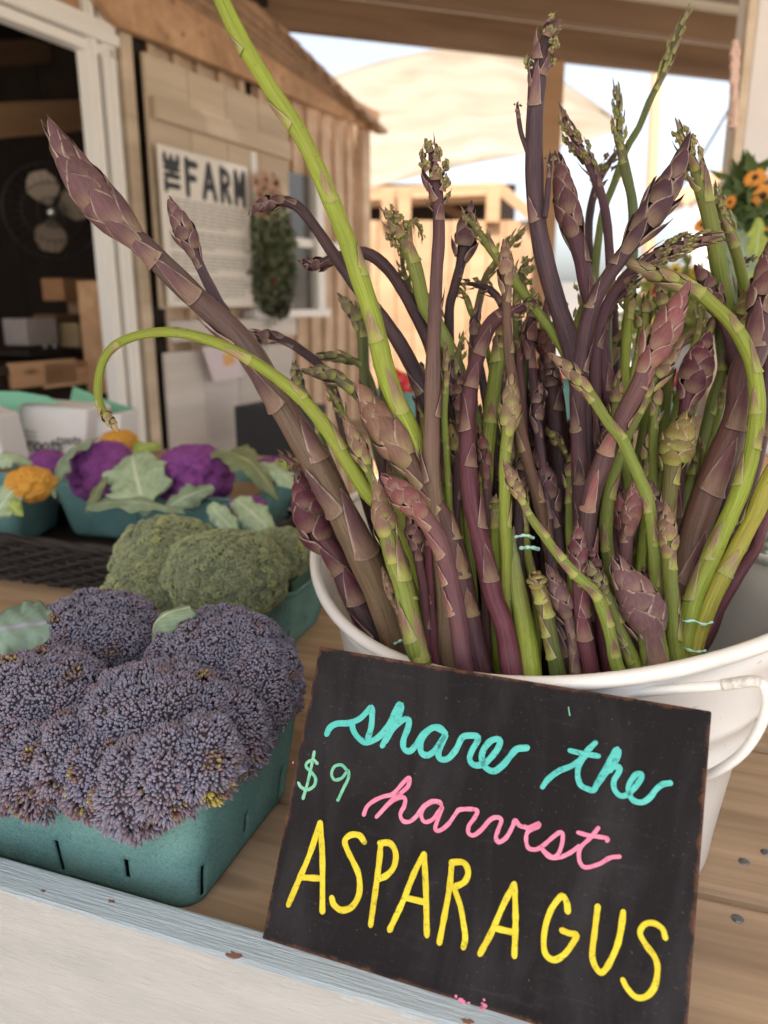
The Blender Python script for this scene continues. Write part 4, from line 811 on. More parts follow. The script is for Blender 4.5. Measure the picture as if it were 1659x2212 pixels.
crown('purple sprouting broccoli head at the right, behind the front one', [lobe(475, 1440, 150, 112, .67, 140), lobe(560, 1480, 78, 96, .65, 90)], .00125, .0078, M['purple_bead'], M['broc_dark'], 1.35, 5, fringe=.4, group=PB, down=-.6, lumpy=.7)
crown('smaller bluish purple broccoli head at the back left, beside the grey-green leaf', [lobe(212, 1372, 128, 80, .70, 110)], .00125, .0078, M['purple_bead'], M['broc_dark'], 1.3, 6, fringe=.2, group=PB, lumpy=.6)
GG = 'green broccoli heads in the middle basket'
crown('largest green broccoli head, in front at the right of the middle basket', [lobe(490, 1246, 130, 94, .93, 120), lobe(430, 1205, 60, 40, .95, 50)], .00092, .0065, M['green_bead'], M['broc_dark_g'], 1.1, 11, group=GG, down=-.55, lumpy=.55)
crown('green broccoli head at the back left with a ridged domed top', [lobe(365, 1190, 104, 66, 1.0, 100), lobe(320, 1215, 70, 50, .985, 80), lobe(400, 1205, 66, 40, .98, 60)], .00095, .0065, M['green_bead'], M['broc_dark_g'], 1.1, 12, group=GG, lumpy=.55)
crown('low green broccoli head at the front left, next to the purple heads', [lobe(325, 1278, 92, 62, .93, 90), lobe(262, 1302, 52, 36, .92, 60)], .00092, .0065, M['green_bead'], M['broc_dark_g'], 1.1, 13, group=GG, lumpy=.55)
crown('small brownish green broccoli head at the right, nearest the tub', [lobe(605, 1205, 58, 60, .985, 70)], .00095, .0065, M['green_bead'], M['broc_dark_g'], 1.1, 14, group=GG, lumpy=.7)

# ------------------------------------------------------------------ leaves
def leaf_mat(name, c, vein, rough=.55):
    m = NT(name, rough, .35); a = m.n('ShaderNodeAttribute', attribute_name='luv'); sx = m.n('ShaderNodeSeparateColor'); m.l(a.outputs['Color'], sx.inputs[0])
    n = m.noise(m.coord(rand=True), 50, 5, .6); col = m.mix(m.ramp(n, [(.3, 0), (.7, 1)]), [x * .75 for x in c], [min(1, x * 1.2) for x in c])
    mid = m.ramp(sx.outputs[1], [(0, 1), (.035, .8), (.08, 0)])
    ad = m.n('ShaderNodeMath', operation='MULTIPLY_ADD'); m.l(sx.outputs[1], ad.inputs[0]); ad.inputs[1].default_value = -.55; m.l(sx.outputs[0], ad.inputs[2])
    ml = m.n('ShaderNodeMath', operation='MULTIPLY'); ml.inputs[1].default_value = 7; m.l(ad.outputs[0], ml.inputs[0]); fr = m.n('ShaderNodeMath', operation='FRACT'); m.l(ml.outputs[0], fr.inputs[0])
    side = m.ramp(fr.outputs[0], [(0, .55), (.07, 0), (.93, 0), (1, .55)])
    col = m.mix(side, col, vein); col = m.mix(mid, col, vein); m.col(col); m.bump(n, .5, .002); m.b.inputs['Subsurface Weight'].default_value = .0
    return m.m
M['leaf_grey'] = leaf_mat('grey_green_leaf', (.20, .27, .17), (.42, .48, .33)); M['leaf_pale'] = leaf_mat('pale_green_leaf', (.32, .42, .27), (.52, .60, .42))
M['leaf_olive'] = leaf_mat('olive_leaf', (.16, .19, .09), (.36, .38, .20)); M['leaf_lime'] = leaf_mat('lime_leaf', (.30, .38, .08), (.52, .58, .25)); M['leaf_blue'] = leaf_mat('blue_green_leaf', (.17, .26, .20), (.30, .26, .36))
def leaf(name, base, tip, nrm, width, arch, mat, parent=None, cup=.25, wave=.24, seed=0, label=None, cat=None, group=None, droop=0, n=40, m=17, blunt=.5, curl=0):
    rg = np.random.default_rng(seed); base = A_(base, dtype=float); tip = A_(tip, dtype=float); ax = tip - base; L = np.linalg.norm(ax); ax /= L
    nrm = A_(nrm, dtype=float); nrm = nrm - ax * np.dot(nrm, ax); nrm /= np.linalg.norm(nrm); sd_ = np.cross(nrm, ax); V, C = [], []
    p1, p2 = rg.uniform(0, 6, 2)
    for i in range(n):
        t = i / (n - 1); w = width / 2 * (sin(pi * (t * (1 - .18 * blunt) + .06)) ** (.75)) * (1 + .10 * sin(t * 17 + p1) + .06 * sin(t * 39 + p2)) * (.35 + .65 * min(1, t * 3.2))
        c = base + ax * L * t + nrm * (arch * L * sin(pi * t)) - EZ * droop * L * t * t
        for k in range(m):
            f = -1 + 2 * k / (m - 1); a = f * (cup * 2.2); x = w * (sin(a) / max(abs(cup * 2.2), .01) if cup else f); z = -w * (1 - cos(a)) * (1 if cup > 0 else -1) / max(abs(cup * 2.2), .01) * 1.0
            z += wave * w * (f * f * sin(t * 15 + p2 + (3 if f > 0 else 0)) + .5 * abs(f) ** 3 * sin(t * 34 + p1) + .18 * sin(t * 21 + f * 9 + p1)) + curl * w * abs(f) ** 3
            V.append(c + sd_ * x + nrm * z); C.append((t, abs(f), f * .5 + .5))
    F = [(i * m + k, i * m + k + 1, (i + 1) * m + k + 1, (i + 1) * m + k) for i in range(n - 1) for k in range(m - 1)]
    o0 = base if parent is None else loc_of(parent); me = mesh(name, A_(V) - o0, F); attr(me, 'luv', C); o = link(name, me, mat, parent, o0)
    md = o.modifiers.new('solid', 'SOLIDIFY'); md.thickness = .0009; md.offset = 0
    tag(o, label, cat, group); return o
leaf('broccoli_leaf', at(-40, 1370, .655), at(112, 1345, .665), (.15, -.5, .8), .062, .05, M['leaf_blue'], None, .2, .18, 3, 'flat grey-green leaf with a purple midrib standing at the left edge above the purple broccoli', 'leaf', blunt=1)
leaf('broccoli_leaf', at(330, 1395, .66), at(412, 1312, .655), (-.5, -.45, .7), .034, .30, M['leaf_grey'], None, .75, .10, 9, 'small grey-green leaf curled over between the purple broccoli heads', 'leaf', blunt=1)

# ------------------------------------------------------------------ cauliflowers
def cauli_mat(name, a, b, c_):
    m = NT(name, .65, .3); q = m.n('ShaderNodeAttribute', attribute_name='bump'); sx = m.n('ShaderNodeSeparateColor'); m.l(q.outputs['Color'], sx.inputs[0]); n = m.noise(m.coord(), 200, 4, .7)
    m.col(m.mix(m.ramp(sx.outputs[1], [(.2, 0), (.9, 1)]), m.mix(m.ramp(n, [(.35, 0), (.65, 1)]), a, b), c_)); m.bump(n, 1.0, .006); return m.m
M['cauli_p'] = cauli_mat('purple_cauliflower_curd', (.20, .045, .22), (.34, .10, .36), (.28, .07, .32)); M['cauli_y'] = cauli_mat('yellow_cauliflower_curd', (.70, .32, .045), (.82, .45, .09), (.78, .38, .06))
def curd(c, r, mat, parent, seed, squash=(1, 1, .85), nb=46):
    rg = np.random.default_rng(seed); import bmesh
    bm = bmesh.new(); bmesh.ops.create_icosphere(bm, subdivisions=5, radius=1); V = A_([v.co[:] for v in bm.verts]); F = [[v.index for v in f.verts] for f in bm.faces]; bm.free()
    K = fib(nb) + rg.normal(size=(nb, 3)) * .10; K /= np.linalg.norm(K, axis=1)[:, None]; K2 = fib(nb * 9) + rg.normal(size=(nb * 9, 3)) * .05; K2 /= np.linalg.norm(K2, axis=1)[:, None]
    def bump(K, rad): d = np.arccos(np.clip((V @ K.T).max(1), -1, 1)); return np.sqrt(np.clip(1 - (d / rad) ** 2, 0, 1))
    b1 = bump(K, 1.25 * (4 / nb) ** .5); b2 = bump(K2, 1.25 * (4 / (nb * 9)) ** .5)
    W = V * (.76 + .24 * b1 + .11 * b2)[:, None] * r * A_(squash) + A_(c)
    o0 = loc_of(parent); me = fast_mesh('curd', W - o0, A_(F), 3); attr(me, 'bump', np.stack([b1, rg.random(len(V)), b2], 1)); return link('curd', me, mat, parent, o0)
def cauli(label, x, y, r, d, mat, seed, group, squash=(1, 1, .85), leaves=()):
    c = at(x, y, d); rr = r * d / FPX; root = empty('cauliflower', c - A_([0, 0, rr * .9]), label, 'cauliflower', group); curd(c, rr, mat, root, seed, squash)
    for i, (bx, by, bd, tx, ty, td, nr, w, arch, ma, kw) in enumerate(leaves):
        leaf('leaf', at(bx, by, bd), at(tx, ty, td), nr, w * d / FPX, arch, M[ma], root, seed=seed * 7 + i, **kw)
    return root
CG = 'cauliflowers in the wicker tray'
cauli('purple cauliflower in the middle of the tray, wrapped in a big grey leaf', 228, 1022, 74, 1.34, M['cauli_p'], 1, CG, (1, 1, .9), [
    (118,1078,1.26, 212,945,1.30, (-.75,-.55,.4), 62, .22, 'leaf_grey', dict(cup=.35)),
    (318,1112,1.22, 285,982,1.30, (.15,-.9,.35), 124, .10, 'leaf_pale', dict(cup=.12, wave=.16, blunt=1)),
    (185,1112,1.24, 232,1030,1.24, (0,-.9,.3), 22, .1, 'leaf_olive', {}), (400,1108,1.21, 188,1094,1.235, (.1,-.5,.85), 38, .1, 'leaf_grey', dict(cup=.3, blunt=1)),
    (270,1000,1.42, 345,960,1.44, (0,-.6,.8), 55, .2, 'leaf_lime', {})])
cauli('purple cauliflower at the right of the tray among drooping olive leaves', 420, 1030, 80, 1.33, M['cauli_p'], 2, CG, (1, 1, .85), [
    (350,1106,1.22, 462,1052,1.24, (.1,-.8,.6), 52, .15, 'leaf_grey', dict(cup=.35, wave=.3)),
    (602,1082,1.26, 462,975,1.30, (.35,-.5,.7), 62, .22, 'leaf_olive', dict(cup=.4, wave=.2, blunt=1)),
    (650,1072,1.27, 545,1000,1.32, (.3,-.5,.8), 50, .18, 'leaf_pale', dict(cup=.35)),
    (596,1160,1.18, 508,1078,1.21, (.1,-.8,.6), 62, .10, 'leaf_pale', dict(cup=.3, wave=.2, blunt=1)),
    (520,1160,1.175, 452,1090,1.20, (-.2,-.8,.5), 44, .08, 'leaf_pale', dict(cup=.25, blunt=1)),
    (560,990,1.45, 500,972,1.47, (0,-.4,.9), 40, .2, 'leaf_olive', {}), (590,1000,1.42, 640,1010,1.42, (0,-.5,.8), 36, .2, 'leaf_lime', {})])
cauli('small purple cauliflower at the far left back of the tray, beside the printed bag', 104, 1004, 44, 1.50, M['cauli_p'], 3, CG, (1, 1, .7))
cauli('bit of purple cauliflower peeping out under pale leaves at the right front of the tray', 535, 1095, 40, 1.24, M['cauli_p'], 4, CG, (1, 1, .6))
cauli('small purple cauliflower behind the leaves, nearest the tub', 590, 1012, 40, 1.47, M['cauli_p'], 8, CG, (1, 1, .6))
cauli('yellow cauliflower at the left front of the tray with round green leaves', 66, 1046, 50, 1.17, M['cauli_y'], 5, CG, (1, 1, .75), [
    (-20,1130,1.14, 50,1035,1.15, (.1,-.9,.3), 62, .12, 'leaf_pale', dict(cup=.3)), (50,1115,1.14, 10,1075,1.14, (0,-.9,.3), 34, .1, 'leaf_lime', {}),
    (-30,1020,1.22, 70,1000,1.24, (-.2,-.5,.8), 58, .35, 'leaf_pale', dict(cup=.4)), (120,1075,1.17, 88,1020,1.18, (.6,-.6,.4), 30, .1, 'leaf_grey', {})])
cauli('bit of yellow cauliflower far back behind the purple ones', 258, 952, 38, 1.58, M['cauli_y'], 6, CG, (1, 1, .6))

# ------------------------------------------------------------------ shed
shed = empty('market_shed', wp(.5, -TABLE_H), 'rough cedar market shed with an open serving hatch and a pale shutter', 'shed')
s_corner = wall_s(onwall(778, 600)); s_post = wall_s(onwall(255, 600)); z_head = onwall(800, 282)[2]
# fascia: level beam under the rake
zf0 = onwall(800, 282, .02)[2]
board('fascia', wp((s_corner - 3.4) / 2 + .05, zf0 + .05, .03), (s_corner + 3.6, .04, .10), WALL, M['cedar'], shed)
board('corner_post', wp(s_corner, (zf0 - TABLE_H) / 2, .0), (.09, .09, zf0 + TABLE_H), WALL, M['cedar_light'], shed)
# sloping rake with layered shingles, seen from below
def prism(name, quad, o0, o1, mat, parent):
    a = [onwall(x, y, o0) for x, y in quad]; b = [p + WN * (o1 - o0) for p in a]; n = len(quad)
    return world_obj(name, a + b, [tuple(range(n))[::-1], tuple(range(n, 2 * n))] + [(i, (i + 1) % n, n + (i + 1) % n, n + i) for i in range(n)], mat, parent, smooth=False)
prism('rake_board', [(822, 288), (800, 284), (240, 58), (100, -120), (330, -60)], .05, .085, M['cedar'], shed)
tops = [(300, -50), (345, -40), (392, -30), (440, -20), (488, -8), (535, 8), (580, 50)]
for i in range(6):
    a, b = tops[i], tops[i + 1]
    prism('shingle', [(822 - i * .5, 289 - i * .8), a, b, (824, 288 - i * .8)], .06 + .008 * i, .09 + .010 * i, M['shingle'], shed)
for i in range(9):
    t0, t1 = i / 9, (i + 1) / 9; x0, y0 = 580 + 242 * t0, 50 + 238 * t0; x1, y1 = 580 + 242 * t1, 50 + 238 * t1
    prism('shingle', [(x0, y0), (x1 - 2, y1 - 7), (x1 + 2, y1 + 3), (x1 - 12, y1 + 1)], .11, .15, M['shingle'], shed)
# boards and battens
bw = .135; s = s_post + .10; i = 0
while s < s_corner - .05:
    w = min(bw, s_corner - s)
    board('wall_board', wp(s + w / 2, (zf0 - TABLE_H) / 2, -.012), (w - .006, .02, zf0 + TABLE_H), np.stack([WE1, -WN, EZ], 1), M['cedar_light'], shed)
    if s > s_post + .2: board('batten', wp(s, (zf0 - TABLE_H) / 2, .010), (.035, .018, zf0 + TABLE_H - .004), WALL, M['cedar_light'], shed)
    s += bw; i += 1
# hatch: vinyl sash frame
for (xa, w, o, dep) in ((204, .030, .02, .05), (216, .022, .035, .03), (233, .028, .02, .05), (251, .030, .030, .03)):
    p = onwall(xa + 24, 600, o); board('hatch_frame', wp(wall_s(p), .35, o), (w, dep, 2.3), WALL, M['vinyl'], shed)
board('hatch_trim', wp(wall_s(onwall(296, 600)), .3, .02), (.055, .03, 2.2), WALL, M['cedar_pale'], shed)
board('shutter_gap', wp(wall_s(onwall(335, 600)), .3, -.0), (.10, .02, 2.2), WALL, M['darkwood'], shed)
zh = onwall(190, 112, .02)[2]; sp = wall_s(onwall(225, 110))
for k, (dz, o) in enumerate(((0, .02), (.035, .045), (.07, .03))):
    board('hatch_head', wp(sp - 1.7, zh + .012 + dz, o), (3.4, .05, .03), WALL, M['vinyl'], shed)
board('hatch_lintel', wp(sp - 1.7, zh + .25, .0), (3.4, .05, .31), WALL, M['cedar'], shed)
for i in range(5): board('batten', wp(sp - .1 - i * .45, zh + .24, .035), (.03, .02, .30), WALL, M['cedar'], shed)
# inside of the shed
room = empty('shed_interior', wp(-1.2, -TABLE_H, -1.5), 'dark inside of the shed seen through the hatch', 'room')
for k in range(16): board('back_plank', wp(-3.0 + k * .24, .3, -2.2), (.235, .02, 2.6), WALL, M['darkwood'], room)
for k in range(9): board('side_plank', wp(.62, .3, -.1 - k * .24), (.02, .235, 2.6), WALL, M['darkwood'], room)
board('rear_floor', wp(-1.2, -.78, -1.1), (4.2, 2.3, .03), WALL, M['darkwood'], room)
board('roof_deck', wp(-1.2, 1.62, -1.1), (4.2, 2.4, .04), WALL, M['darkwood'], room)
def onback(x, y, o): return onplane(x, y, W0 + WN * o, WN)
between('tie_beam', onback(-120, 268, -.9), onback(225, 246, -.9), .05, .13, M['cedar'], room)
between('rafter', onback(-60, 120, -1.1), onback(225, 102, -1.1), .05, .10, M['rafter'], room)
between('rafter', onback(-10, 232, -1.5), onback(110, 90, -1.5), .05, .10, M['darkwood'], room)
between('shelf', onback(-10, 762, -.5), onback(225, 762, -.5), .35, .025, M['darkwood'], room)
# fan
M['fanblade'] = plain('tan_fan_blade', (.34, .26, .19), .5, .1, 10, .05); M['black'] = plain('black_metal', (.012, .012, .013), .4, .1, 30, .05); M['chrome'] = plain('bright_metal', (.6, .6, .6), .25, .1, 30, .0, metallic=.7)
fc = onback(112, 458, -.75); fan = empty('wall_fan', fc, 'round black wire fan with tan blades hanging in the dark hatch', 'fan')
fr = 96 * np.dot(fc - CAMP, FWD) / FPX; fn = -(fc - CAMP) / np.linalg.norm(fc - CAMP); fx = np.cross(EZ, fn); fx /= np.linalg.norm(fx); fy = np.cross(fn, fx)
for rr, off in ((1, 0), (1.0, -.05), (.62, .035), (.3, .045)):
    th = np.arange(40) * 2 * pi / 40; C = A_([fc + fx * cos(t) * fr * rr + fy * sin(t) * fr * rr + fn * off for t in th]); V, F = tube_geo(C, .0045 if rr == 1 else .0022, 6, 0, True); world_obj('cage_ring', V, F, M['black'], fan)
geo = [tube_geo(A_([fc + fn * .05, fc + (fx * cos(t) + fy * sin(t)) * fr * .6 + fn * .036, fc + (fx * cos(t) + fy * sin(t)) * fr]), .0014, 4) for t in np.arange(28) * 2 * pi / 28]
V, F = join_geo(geo); tag(world_obj('cage_wires', V, F, M['black'], fan), kind='stuff')
for a in (105, 262, 20):
    V, F = [], []
    for i in range(9):
        t = i / 8; r_ = fr * (.16 + .70 * t); w = radians(12 + 26 * sin(pi * min(1, t * .9 + .1)))
        for k in range(5): b = radians(a) + (k / 4 - .5) * 2 * w; V.append(fc + fx * cos(b) * r_ + fy * sin(b) * r_ + fn * (.012 - .024 * k / 4))
    F = [(i * 5 + k, i * 5 + k + 1, i * 5 + 6 + k, i * 5 + 5 + k) for i in range(8) for k in range(4)]; world_obj('blade', V, F, M['fanblade'], fan)
V, F = uvsphere(fc + fn * .03, fr * .13, 14, 10); world_obj('hub', V, F, M['chrome'], fan)
# goods on the shelf
def crate_like(name, x, y, w, h, o, c, label, cat, mat=None, dep=.12, parent=None, bev=.006, rot=0.):
    p = onback(x, y, o); k = np.dot(p - CAMP, FWD) / FPX; Fm = WALL
    if rot: Fm = WALL @ A_([[cos(rot), -sin(rot), 0], [sin(rot), cos(rot), 0], [0, 0, 1]])
    b = board(name, p + EZ * h * k / 2, (w * k * 1.9, dep, h * k), Fm, mat or plain(name + '_surface', c, .7, .2, 25, .1), parent, bev)
    if label: tag(b, label, cat)
    return b
crate_like('cardboard_box', 155, 650, 52, 46, -.55, (.32, .16, .07), 'tan cardboard box standing highest on the shelf behind the fan', 'box')
crate_like('cardboard_box', 205, 690, 46, 52, -.55, (.28, .15, .08), 'small brown box next to the highest box on the shelf', 'box')
crate_like('cardboard_box', 170, 740, 90, 60, -.50, (.14, .08, .04), 'dark brown carton under the two smaller boxes', 'box')
crate_like('paper_bag', 70, 745, 44, 56, -.42, (.28, .24, .22), 'grey paper bag with an open top on the counter left of the glasses', 'bag')
crate_like('wicker_box', 190, 748, 58, 50, -.35, (.26, .19, .10), 'straw-coloured woven box at the right end of the counter', 'basket')
for i, (x, lab) in enumerate(((98, 'red candle glass on the counter, left of the pair'), (118, 'red candle glass on the counter, right of the pair'))):
    p = onback(x, 752, -.38); k = np.dot(p - CAMP, FWD) / FPX; g_ = empty('candle_glass', p, lab, 'glass', 'red candle glasses')
    V, F = tube_geo(A_([p, p + EZ * 8 * k, p + EZ * 22 * k, p + EZ * 46 * k]), [8 * k, 2 * k, 5 * k, 8 * k], 10); world_obj('stem', V, F, M['chrome'], g_)
    V, F = tube_geo(A_([p + EZ * 30 * k, p + EZ * 52 * k]), [8.3 * k, 8.6 * k], 10); world_obj('candle', V, F, plain('red_wax', (.55, .02, .06), .4, .1), g_)
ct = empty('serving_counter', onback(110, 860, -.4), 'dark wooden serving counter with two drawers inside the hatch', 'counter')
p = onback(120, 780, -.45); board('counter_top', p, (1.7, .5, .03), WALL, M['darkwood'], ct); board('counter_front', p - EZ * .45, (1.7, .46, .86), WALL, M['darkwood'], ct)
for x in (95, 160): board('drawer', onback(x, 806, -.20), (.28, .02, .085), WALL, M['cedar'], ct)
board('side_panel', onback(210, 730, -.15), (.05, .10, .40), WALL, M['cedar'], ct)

# ------------------------------------------------------------------ shutter with the farm poster
sh = empty('shutter_door', onwall(480, 900, .05), 'pale board shutter hooked open against the shed wall, carrying a printed poster', 'shutter')
def wpoly(name, quad, o, th, mat, parent, bev=.002, label=None):
    a = [onwall(x, y, o) for x, y in quad]; b = [p + WN * th for p in a]; n = len(quad)
    ob = world_obj(name, a + b, [tuple(range(n))[::-1], tuple(range(n, 2 * n))] + [(i, (i + 1) % n, n + (i + 1) % n, n + i) for i in range(n)], mat, parent, smooth=False)
    if bev: m_ = ob.modifiers.new('bevel', 'BEVEL'); m_.width = bev; m_.segments = 2
    return ob
s0, s1 = wall_s(onwall(341, 600, .05)), wall_s(onwall(627, 600, .05)); zt = onwall(322, 118, .05)[2]
for k in range(4):
    a, b = s0 + (s1 - s0) * k / 4, s0 + (s1 - s0) * (k + 1) / 4
    board('shutter_board', wp((a + b) / 2, (zt + .02) / 2 - .0 + .20, .05), (b - a - .004, .018, zt - .42), WALL, M['cedar_pale'], sh)
    board('lower_board', wp((a + b) / 2, -.15, .049), (b - a - .004, .018, .82), WALL, M['whitewash'], sh)
for (y0, y1) in ((214, 262), (694, 740)):
    za, zb = onwall(345, y1, .06)[2], onwall(345, y0, .06)[2]; board('crosspiece', wp((s0 + s1) / 2, (za + zb) / 2, .075), (s1 - s0 - .03, .022, abs(zb - za)), WALL, M['cedar_pale'] if y0 < 300 else M['whitewash'], sh)
M['poster'] = plain('poster_board', (.80, .74, .67), .6, .03, 20, .02); M['ink'] = plain('poster_ink', (.035, .035, .04), .6, .05); M['ink2'] = plain('poster_grey_ink', (.33, .31, .29), .6, .05)
q = [onwall(348, 312, .095), onwall(536, 368, .095)]; ps0, ps1 = wall_s(onwall(352, 500, .095)), wall_s(onwall(540, 500, .095)); pz1 = q[0][2]; pz0 = onwall(352, 662, .095)[2]
po = empty('farm_poster', wp((ps0 + ps1) / 2, pz0, .0945)); board('sheet', wp((ps0 + ps1) / 2, (pz0 + pz1) / 2, .0945), (ps1 - ps0, .004, pz1 - pz0), WALL, M['poster'], po, .0005); tag(po, 'cream printed poster with big stencilled letters fixed to the open shutter', 'poster')
PW, PH = ps1 - ps0, pz1 - pz0
def pp(a, b): return wp(ps0 + a * PW, pz1 - b * PH, .0972)
def letters(specs, w, mat, name='lettering'):
    geo = [stroke_geo([pp(*a) for a in st], w, WN, .0008, res=6, round_=False, jitter=.0) for st in specs]; V, F = join_geo(geo); world_obj(name, V, F, mat, po, smooth=False)
lw = PW * .048
def F_(x, y, w, h): return [[(x, y), (x, y + h)], [(x, y + .02), (x + w, y + .02)], [(x, y + h * .5), (x + w * .8, y + h * .5)]]
x0, yy, hh = .28, .055, .215
letters(F_(x0, yy, .10, hh), lw, M['ink'])
letters([[(.455, yy + hh), (.52, yy)], [(.52, yy), (.585, yy + hh)], [(.48, yy + hh * .65), (.56, yy + hh * .65)]], lw, M['ink'])
letters([[(.665, yy), (.665, yy + hh)], [(.665, yy + .015), (.73, yy + .02), (.75, yy + hh * .27), (.73, yy + hh * .5), (.665, yy + hh * .52)], [(.70, yy + hh * .52), (.755, yy + hh)]], lw, M['ink'])
letters([[(.835, yy + hh), (.835, yy)], [(.835, yy), (.885, yy + hh * .7)], [(.885, yy + hh * .7), (.935, yy)], [(.935, yy), (.935, yy + hh)]], lw, M['ink'])
w2 = lw * .8                                                     # THE, turned to read upwards
letters([[(.06, .235), (.19, .235)], [(.06, .205), (.06, .265)]], w2, M['ink'])
letters([[(.06, .175), (.19, .175)], [(.06, .130), (.19, .130)], [(.125, .130), (.125, .175)]], w2, M['ink'])
letters([[(.06, .095), (.19, .095)], [(.06, .095), (.06, .055)], [(.125, .095), (.125, .06)], [(.19, .095), (.19, .055)]], w2, M['ink'])
geo = []; rg = np.random.default_rng(2)
for r_ in range(27):
    b = .315 + r_ * .0245
    if r_ in (7, 13, 19): continue
    a = .07; end = rg.uniform(.55, .93) if r_ in (6, 12, 18, 26) else .93
    while a < end - .03:
        l_ = rg.uniform(.03, .11); geo.append(stroke_geo([pp(a, b), pp(min(a + l_, end), b)], PH * .010, WN, .0006, res=3, round_=False, jitter=0)); a += l_ + .018
V, F = join_geo(geo); tag(world_obj('small_print', V, F, M['ink2'], po, smooth=False), kind='stuff')
nt_ = wpoly('pinned_note', [(436, 750), (500, 742), (528, 812), (462, 826)], .10, .0015, plain('note_paper', (.70, .60, .64), .7, .04), None, 0); tag(nt_, 'pinkish paper note with an orange blot pinned low on the shutter', 'note')
wpoly('printed_blot', [(480, 765), (505, 762), (508, 785), (486, 792)], .1018, .0006, plain('orange_print', (.75, .40, .15), .7, .2), nt_, 0)

# window right of the shutter, and a plant added in place of flowers reflected in its glass
wn = empty('shed_window', onwall(640, 665, .02), 'window with white frame at the right of the shutter', 'window')
ws0, ws1 = wall_s(onwall(540, 500, .03)), wall_s(onwall(682, 500, .03)); wz0 = onwall(540, 668, .03)[2]; wz1 = onwall(540, 345, .03)[2]
m = NT('window_glass', .12, .6); m.col((.10, .095, .09)); M['glass'] = m.m
board('pane', wp((ws0 + ws1) / 2, (wz0 + wz1) / 2, .024), (ws1 - ws0, .006, wz1 - wz0), WALL, M['glass'], wn, 0)
for sa, wd in ((ws1, .05), (ws0, .04), ((ws0 + ws1) / 2 + .25, .03)): board('frame', wp(sa, (wz0 + wz1) / 2, .045), (wd, .04, wz1 - wz0 + .05), WALL, M['vinyl'], wn)
board('sill', wp((ws0 + ws1) / 2, wz0 - .02, .045), (ws1 - ws0 + .1, .07, .035), WALL, M['vinyl'], wn)
board('transom', wp((ws0 + ws1) / 2 + .3, (wz0 + wz1) / 2, .03), (.6, .03, .04), WALL, M['vinyl'], wn)
M['foliage_d'] = plain('muted_foliage', (.10, .115, .055), .8, .5, 12, .1); M['foliage'] = plain('foliage', (.09, .14, .04), .6, .5, 12, .1); M['foliage2'] = plain('yellow_green_foliage', (.42, .46, .14), .6, .5, 12, .1)  # foliage2 is a lighter yellow-green leaf colour
def petals(c, r, mat_p, mat_c, parent, n=14, nrm=(0, -1, .2), name='petals', rows=2):
    nrm = A_(nrm, dtype=float); nrm /= np.linalg.norm(nrm); a = np.cross(nrm, EZ); a /= np.linalg.norm(a); b = np.cross(nrm, a); geo = []
    for rw in range(rows):
        for i in range(n):
            t = (i + .5 * rw) * 2 * pi / n; d = a * cos(t) + b * sin(t); s_ = np.cross(nrm, d); R = r * (1 - .15 * rw) * random.uniform(.88, 1.1); V = []
            for u, w in ((.25, .10), (.5, .19), (.78, .17), (1, .02)): p = c + d * R * u + nrm * (R * (.12 + .10 * rw) * sin(u * 2)); V += [p - s_ * w * R, p + nrm * .03 * R, p + s_ * w * R]
            geo.append((A_(V), [(3 * i_ + k, 3 * i_ + k + 1, 3 * i_ + 4 + k, 3 * i_ + 3 + k) for i_ in range(3) for k in range(2)]))
    V, F = join_geo(geo); world_obj(name, V, F, mat_p, parent)
    V, F = uvsphere(c + nrm * r * .1, r * .30, 12, 8, (1, .6, 1)); world_obj('flower_centre', V, F, mat_c, parent)
def foliage(c, size, n, ls, mat, parent=None, name='foliage', seed=0, frame=None):
    rg = np.random.default_rng(seed); P = rg.normal(size=(n, 3)); P /= np.linalg.norm(P, axis=1)[:, None]; P *= (rg.random(n) ** .45)[:, None] * A_(size); geo = []
    d = rg.normal(size=(n, 3)); d[:, 2] += .3; d /= np.linalg.norm(d, axis=1)[:, None]; e = np.cross(d, rg.normal(size=(n, 3))); e /= np.linalg.norm(e, axis=1)[:, None]; q = np.cross(d, e)
    L = ls * rg.uniform(.6, 1.3, n)[:, None]; P = P + A_(c)
    V = np.stack([P, P + d * L * .35 + e * L * .22, P + d * L * .4 + q * L * .06, P + d * L * .35 - e * L * .22, P + d * L], 1).reshape(-1, 3)
    T = A_([[0, 1, 2], [0, 2, 3], [1, 4, 2], [2, 4, 3]]); F = (T[None] + (np.arange(n) * 5)[:, None, None]).reshape(-1, 3)
    o0 = loc_of(parent) if parent is not None else A_(c); me = fast_mesh(name, V - o0, F, 3, False); o = link(name, me, mat, parent, o0); o['kind'] = 'stuff'; return o
M['orange_d'] = plain('dull_orange_petals', (.40, .21, .12), .7, .3, 30, .05); M['orange'] = plain('orange_petals', (.78, .31, .05), .6, .2, 30, .05); M['darkc'] = plain('dark_flower_centre', (.05, .025, .015), .8, .3, 200, .4)
M['clay'] = plain('clay_pot', (.30, .14, .08), .8, .2, 20, .1)
hb = empty('reflected_flowers', onwall(584, 655, .12), 'added potted plant of dull orange flowers and dark leaves, standing for a window reflection', 'plant')
foliage(onwall(584, 560, .075), (.10, .24, .28), 2200, .045, M['foliage_d'], hb, seed=4)  # muted leaves imitate the dim reflection in the pane
for i, (x, y) in enumerate(((552, 392), (572, 388), (594, 396), (560, 420), (582, 424), (602, 430), (556, 450), (575, 458), (596, 462), (592, 600))):
    petals(onwall(x, y, .14), .04, M['orange_d'] if i < 9 else plain('red_petals', (.40, .07, .05), .6), M['darkc'], hb, 9, WN, rows=1)
p = onwall(590, 640, .08); V, F = tube_geo(A_([p - EZ * .08, p + EZ * .0, p + EZ * .02]), [.07, .09, .09], 16); world_obj('pot', V, F, M['darkwood'], hb)  # pot and hanger are made up along with the plant
